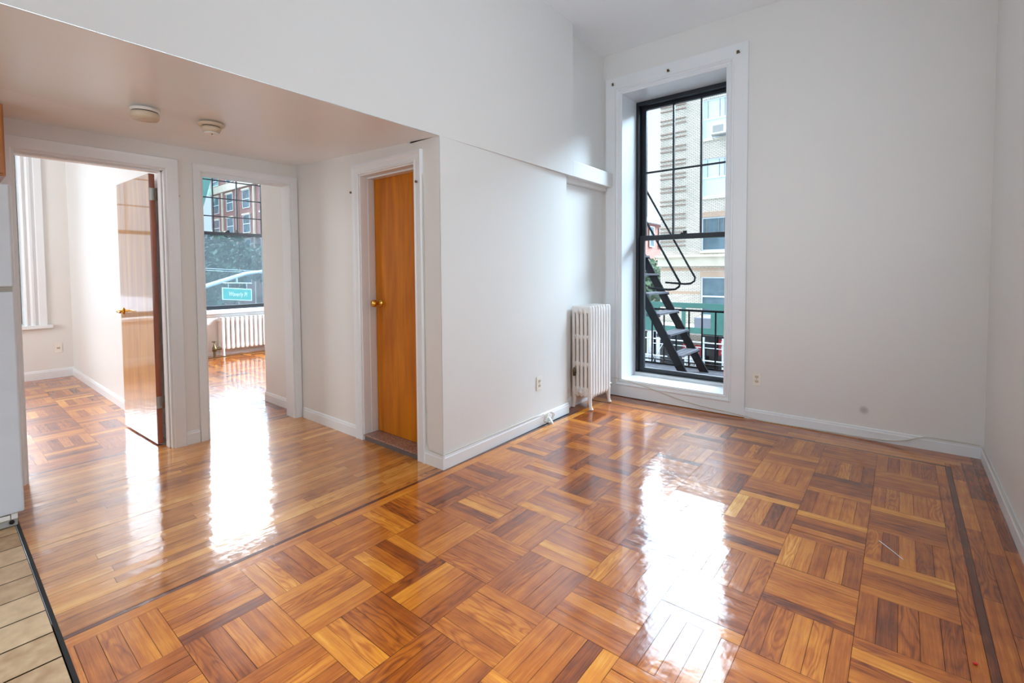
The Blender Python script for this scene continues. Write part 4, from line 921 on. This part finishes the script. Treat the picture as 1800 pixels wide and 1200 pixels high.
def tree(x, y, z0, z1, r, label, seed, n=2600, ls=.32, grp='street trees'):
    T = empty('tree', (x, y, ZG), label, 'tree', grp); rnd = random.Random(seed)
    MB().tube([(x, y, ZG), (x + .1, y, (ZG + z0) / 2), (x, y, z0 + (z1 - z0) * .4)], .18, 8, rr=[.22, .16, .10]).build('trunk', bark, T)
    mb = MB(); cz = (z0 + z1) / 2; hz = (z1 - z0) / 2
    blobs = [(rnd.uniform(-.6, .6) * r, rnd.uniform(-.6, .6) * r, rnd.uniform(-.6, .6) * hz, rnd.uniform(.35, .6)) for _ in range(14)]
    for i in range(n):
        b = rnd.choice(blobs); d = Vector((rnd.gauss(0, 1), rnd.gauss(0, 1), rnd.gauss(0, 1))).normalized() * rnd.uniform(.6, 1.0)
        p = Vector((x + b[0] + d.x * r * b[3], y + b[1] + d.y * r * b[3], cz + b[2] + d.z * hz * b[3]))
        u = Vector((rnd.gauss(0, 1), rnd.gauss(0, 1), rnd.gauss(0, 1))).normalized(); v = u.orthogonal().normalized(); s_ = ls * rnd.uniform(.5, 1)
        mb.add([p - u * s_, p + v * s_ * .5, p + u * s_, p - v * s_ * .5], [(0, 1, 2, 3)])
    mb.build('foliage', leaves, T); return T
tree(-13.4, 30.5, -2.2, 2.6, 2.2, 'green street tree left of the tan building behind the iron stair', 3, 2600, .22)
for i, (x, y, z0, z1, r, lab) in enumerate([(-37, 11.0, -3, 2.6, 3.6, 'dark tree behind the street sign, leftmost crown'), (-38, 19.5, -3, 3.4, 3.6, 'dark tree under the red building, right of the other crowns'), (-50, 16.0, -3, 5.0, 4.4, 'tallest dark tree, farthest beyond the street sign')]):
    tree(x, y, z0, z1, r, lab, 20 + i, 5200, .34)
tree(-27, 7.4, -3.4, 1.6, 2.4, 'nearest low crown behind the curved signal arm', 40, 3000, .25)
# street sign and mast arm
MA = empty('signal_mast_arm', (-13, 3.0, ZG), 'curved grey traffic-signal arm outside the right bedroom window', 'mast arm')
MB().tube([(-13, 1.0, .1), (-13, 2.2, .42), (-13, 3.3, .72), (-13, 4.24, .96), (-13, 4.6, 1.08), (-13, 4.9, 1.18), (-13, 5.2, 1.27), (-13, 5.55, 1.32), (-13, 6.2, 1.38)], .045, 12, rr=[.075, .07, .062, .055, .05, .047, .042, .036, .03]).build('arm', galv, MA)
MB().tube([(-13, 1.0, ZG), (-13, 1.0, .4)], .10, 12).build('mast', galv, MA)
SS = empty('street_sign', (-13, 4.96, .55), 'green hanging street name sign reading Waverly Pl', 'street sign')
def sg(y): return -.09 * (y - 4.96)
MB().tube([(-12.95, 4.63, 1.045), (-12.95, 5.30, 1.02)], .012, 8).tube([(-12.95, 4.95, 1.03), (-12.95, 4.95, 1.16)], .022, 8).build('hanger_bar', galv, SS)
MB().tube([(-12.95, 4.75, 1.04), (-12.95, 4.75, .90)], .009, 6).tube([(-12.95, 5.18, 1.02), (-12.95, 5.18, .86)], .009, 6).build('hanger_link', galv, SS)
def slab(x0, x1, y0, y1, z0, z1, mb=None):
    mb = mb or MB(); return mb.hexa([(x0, y0, z0 + sg(y0)), (x1, y0, z0 + sg(y0)), (x1, y1, z0 + sg(y1)), (x0, y1, z0 + sg(y1)), (x0, y0, z1 + sg(y0)), (x1, y0, z1 + sg(y0)), (x1, y1, z1 + sg(y1)), (x0, y1, z1 + sg(y1))])
slab(-12.975, -12.95, 4.61, 5.30, .60, .905).build('border', whitesign, SS)
slab(-12.952, -12.945, 4.63, 5.28, .62, .885).build('sign_panel', signgreen, SS)
tcu = bpy.data.curves.new('lettering', 'FONT'); tcu.body = 'Waverly Pl'; tcu.size = .15; tcu.align_x = 'CENTER'; tcu.align_y = 'CENTER'; tcu.extrude = .002; tcu.space_character = 1.04; tcu.offset = .0012
to = bpy.data.objects.new('tmp', tcu); COL.objects.link(to); bpy.context.view_layer.update()
me = bpy.data.meshes.new_from_object(to.evaluated_get(bpy.context.evaluated_depsgraph_get())); bpy.data.objects.remove(to)
lo = bpy.data.objects.new('lettering', me); COL.objects.link(lo); me.materials.clear(); me.materials.append(whitesign); lo.parent = SS
lo.rotation_euler = (H, .09, H); lo.scale = (.62, 1.0, 1.0); lo.location = Vector((-12.940, 4.97, .748)) - SS.location
for z, lab in ((1.43, 'upper overhead wire crossing the right bedroom window'), (1.38, 'lower overhead wire crossing the right bedroom window')):
    tag(MB().tube([(-13.6, 2.0, z + .14), (-13.6, 4.2, z - .0), (-13.6, 5.9, z - .11), (-13.6, 9, z - .14)], .007, 6).build('overhead_wire', galv), lab, 'wire', 'overhead wires outside')
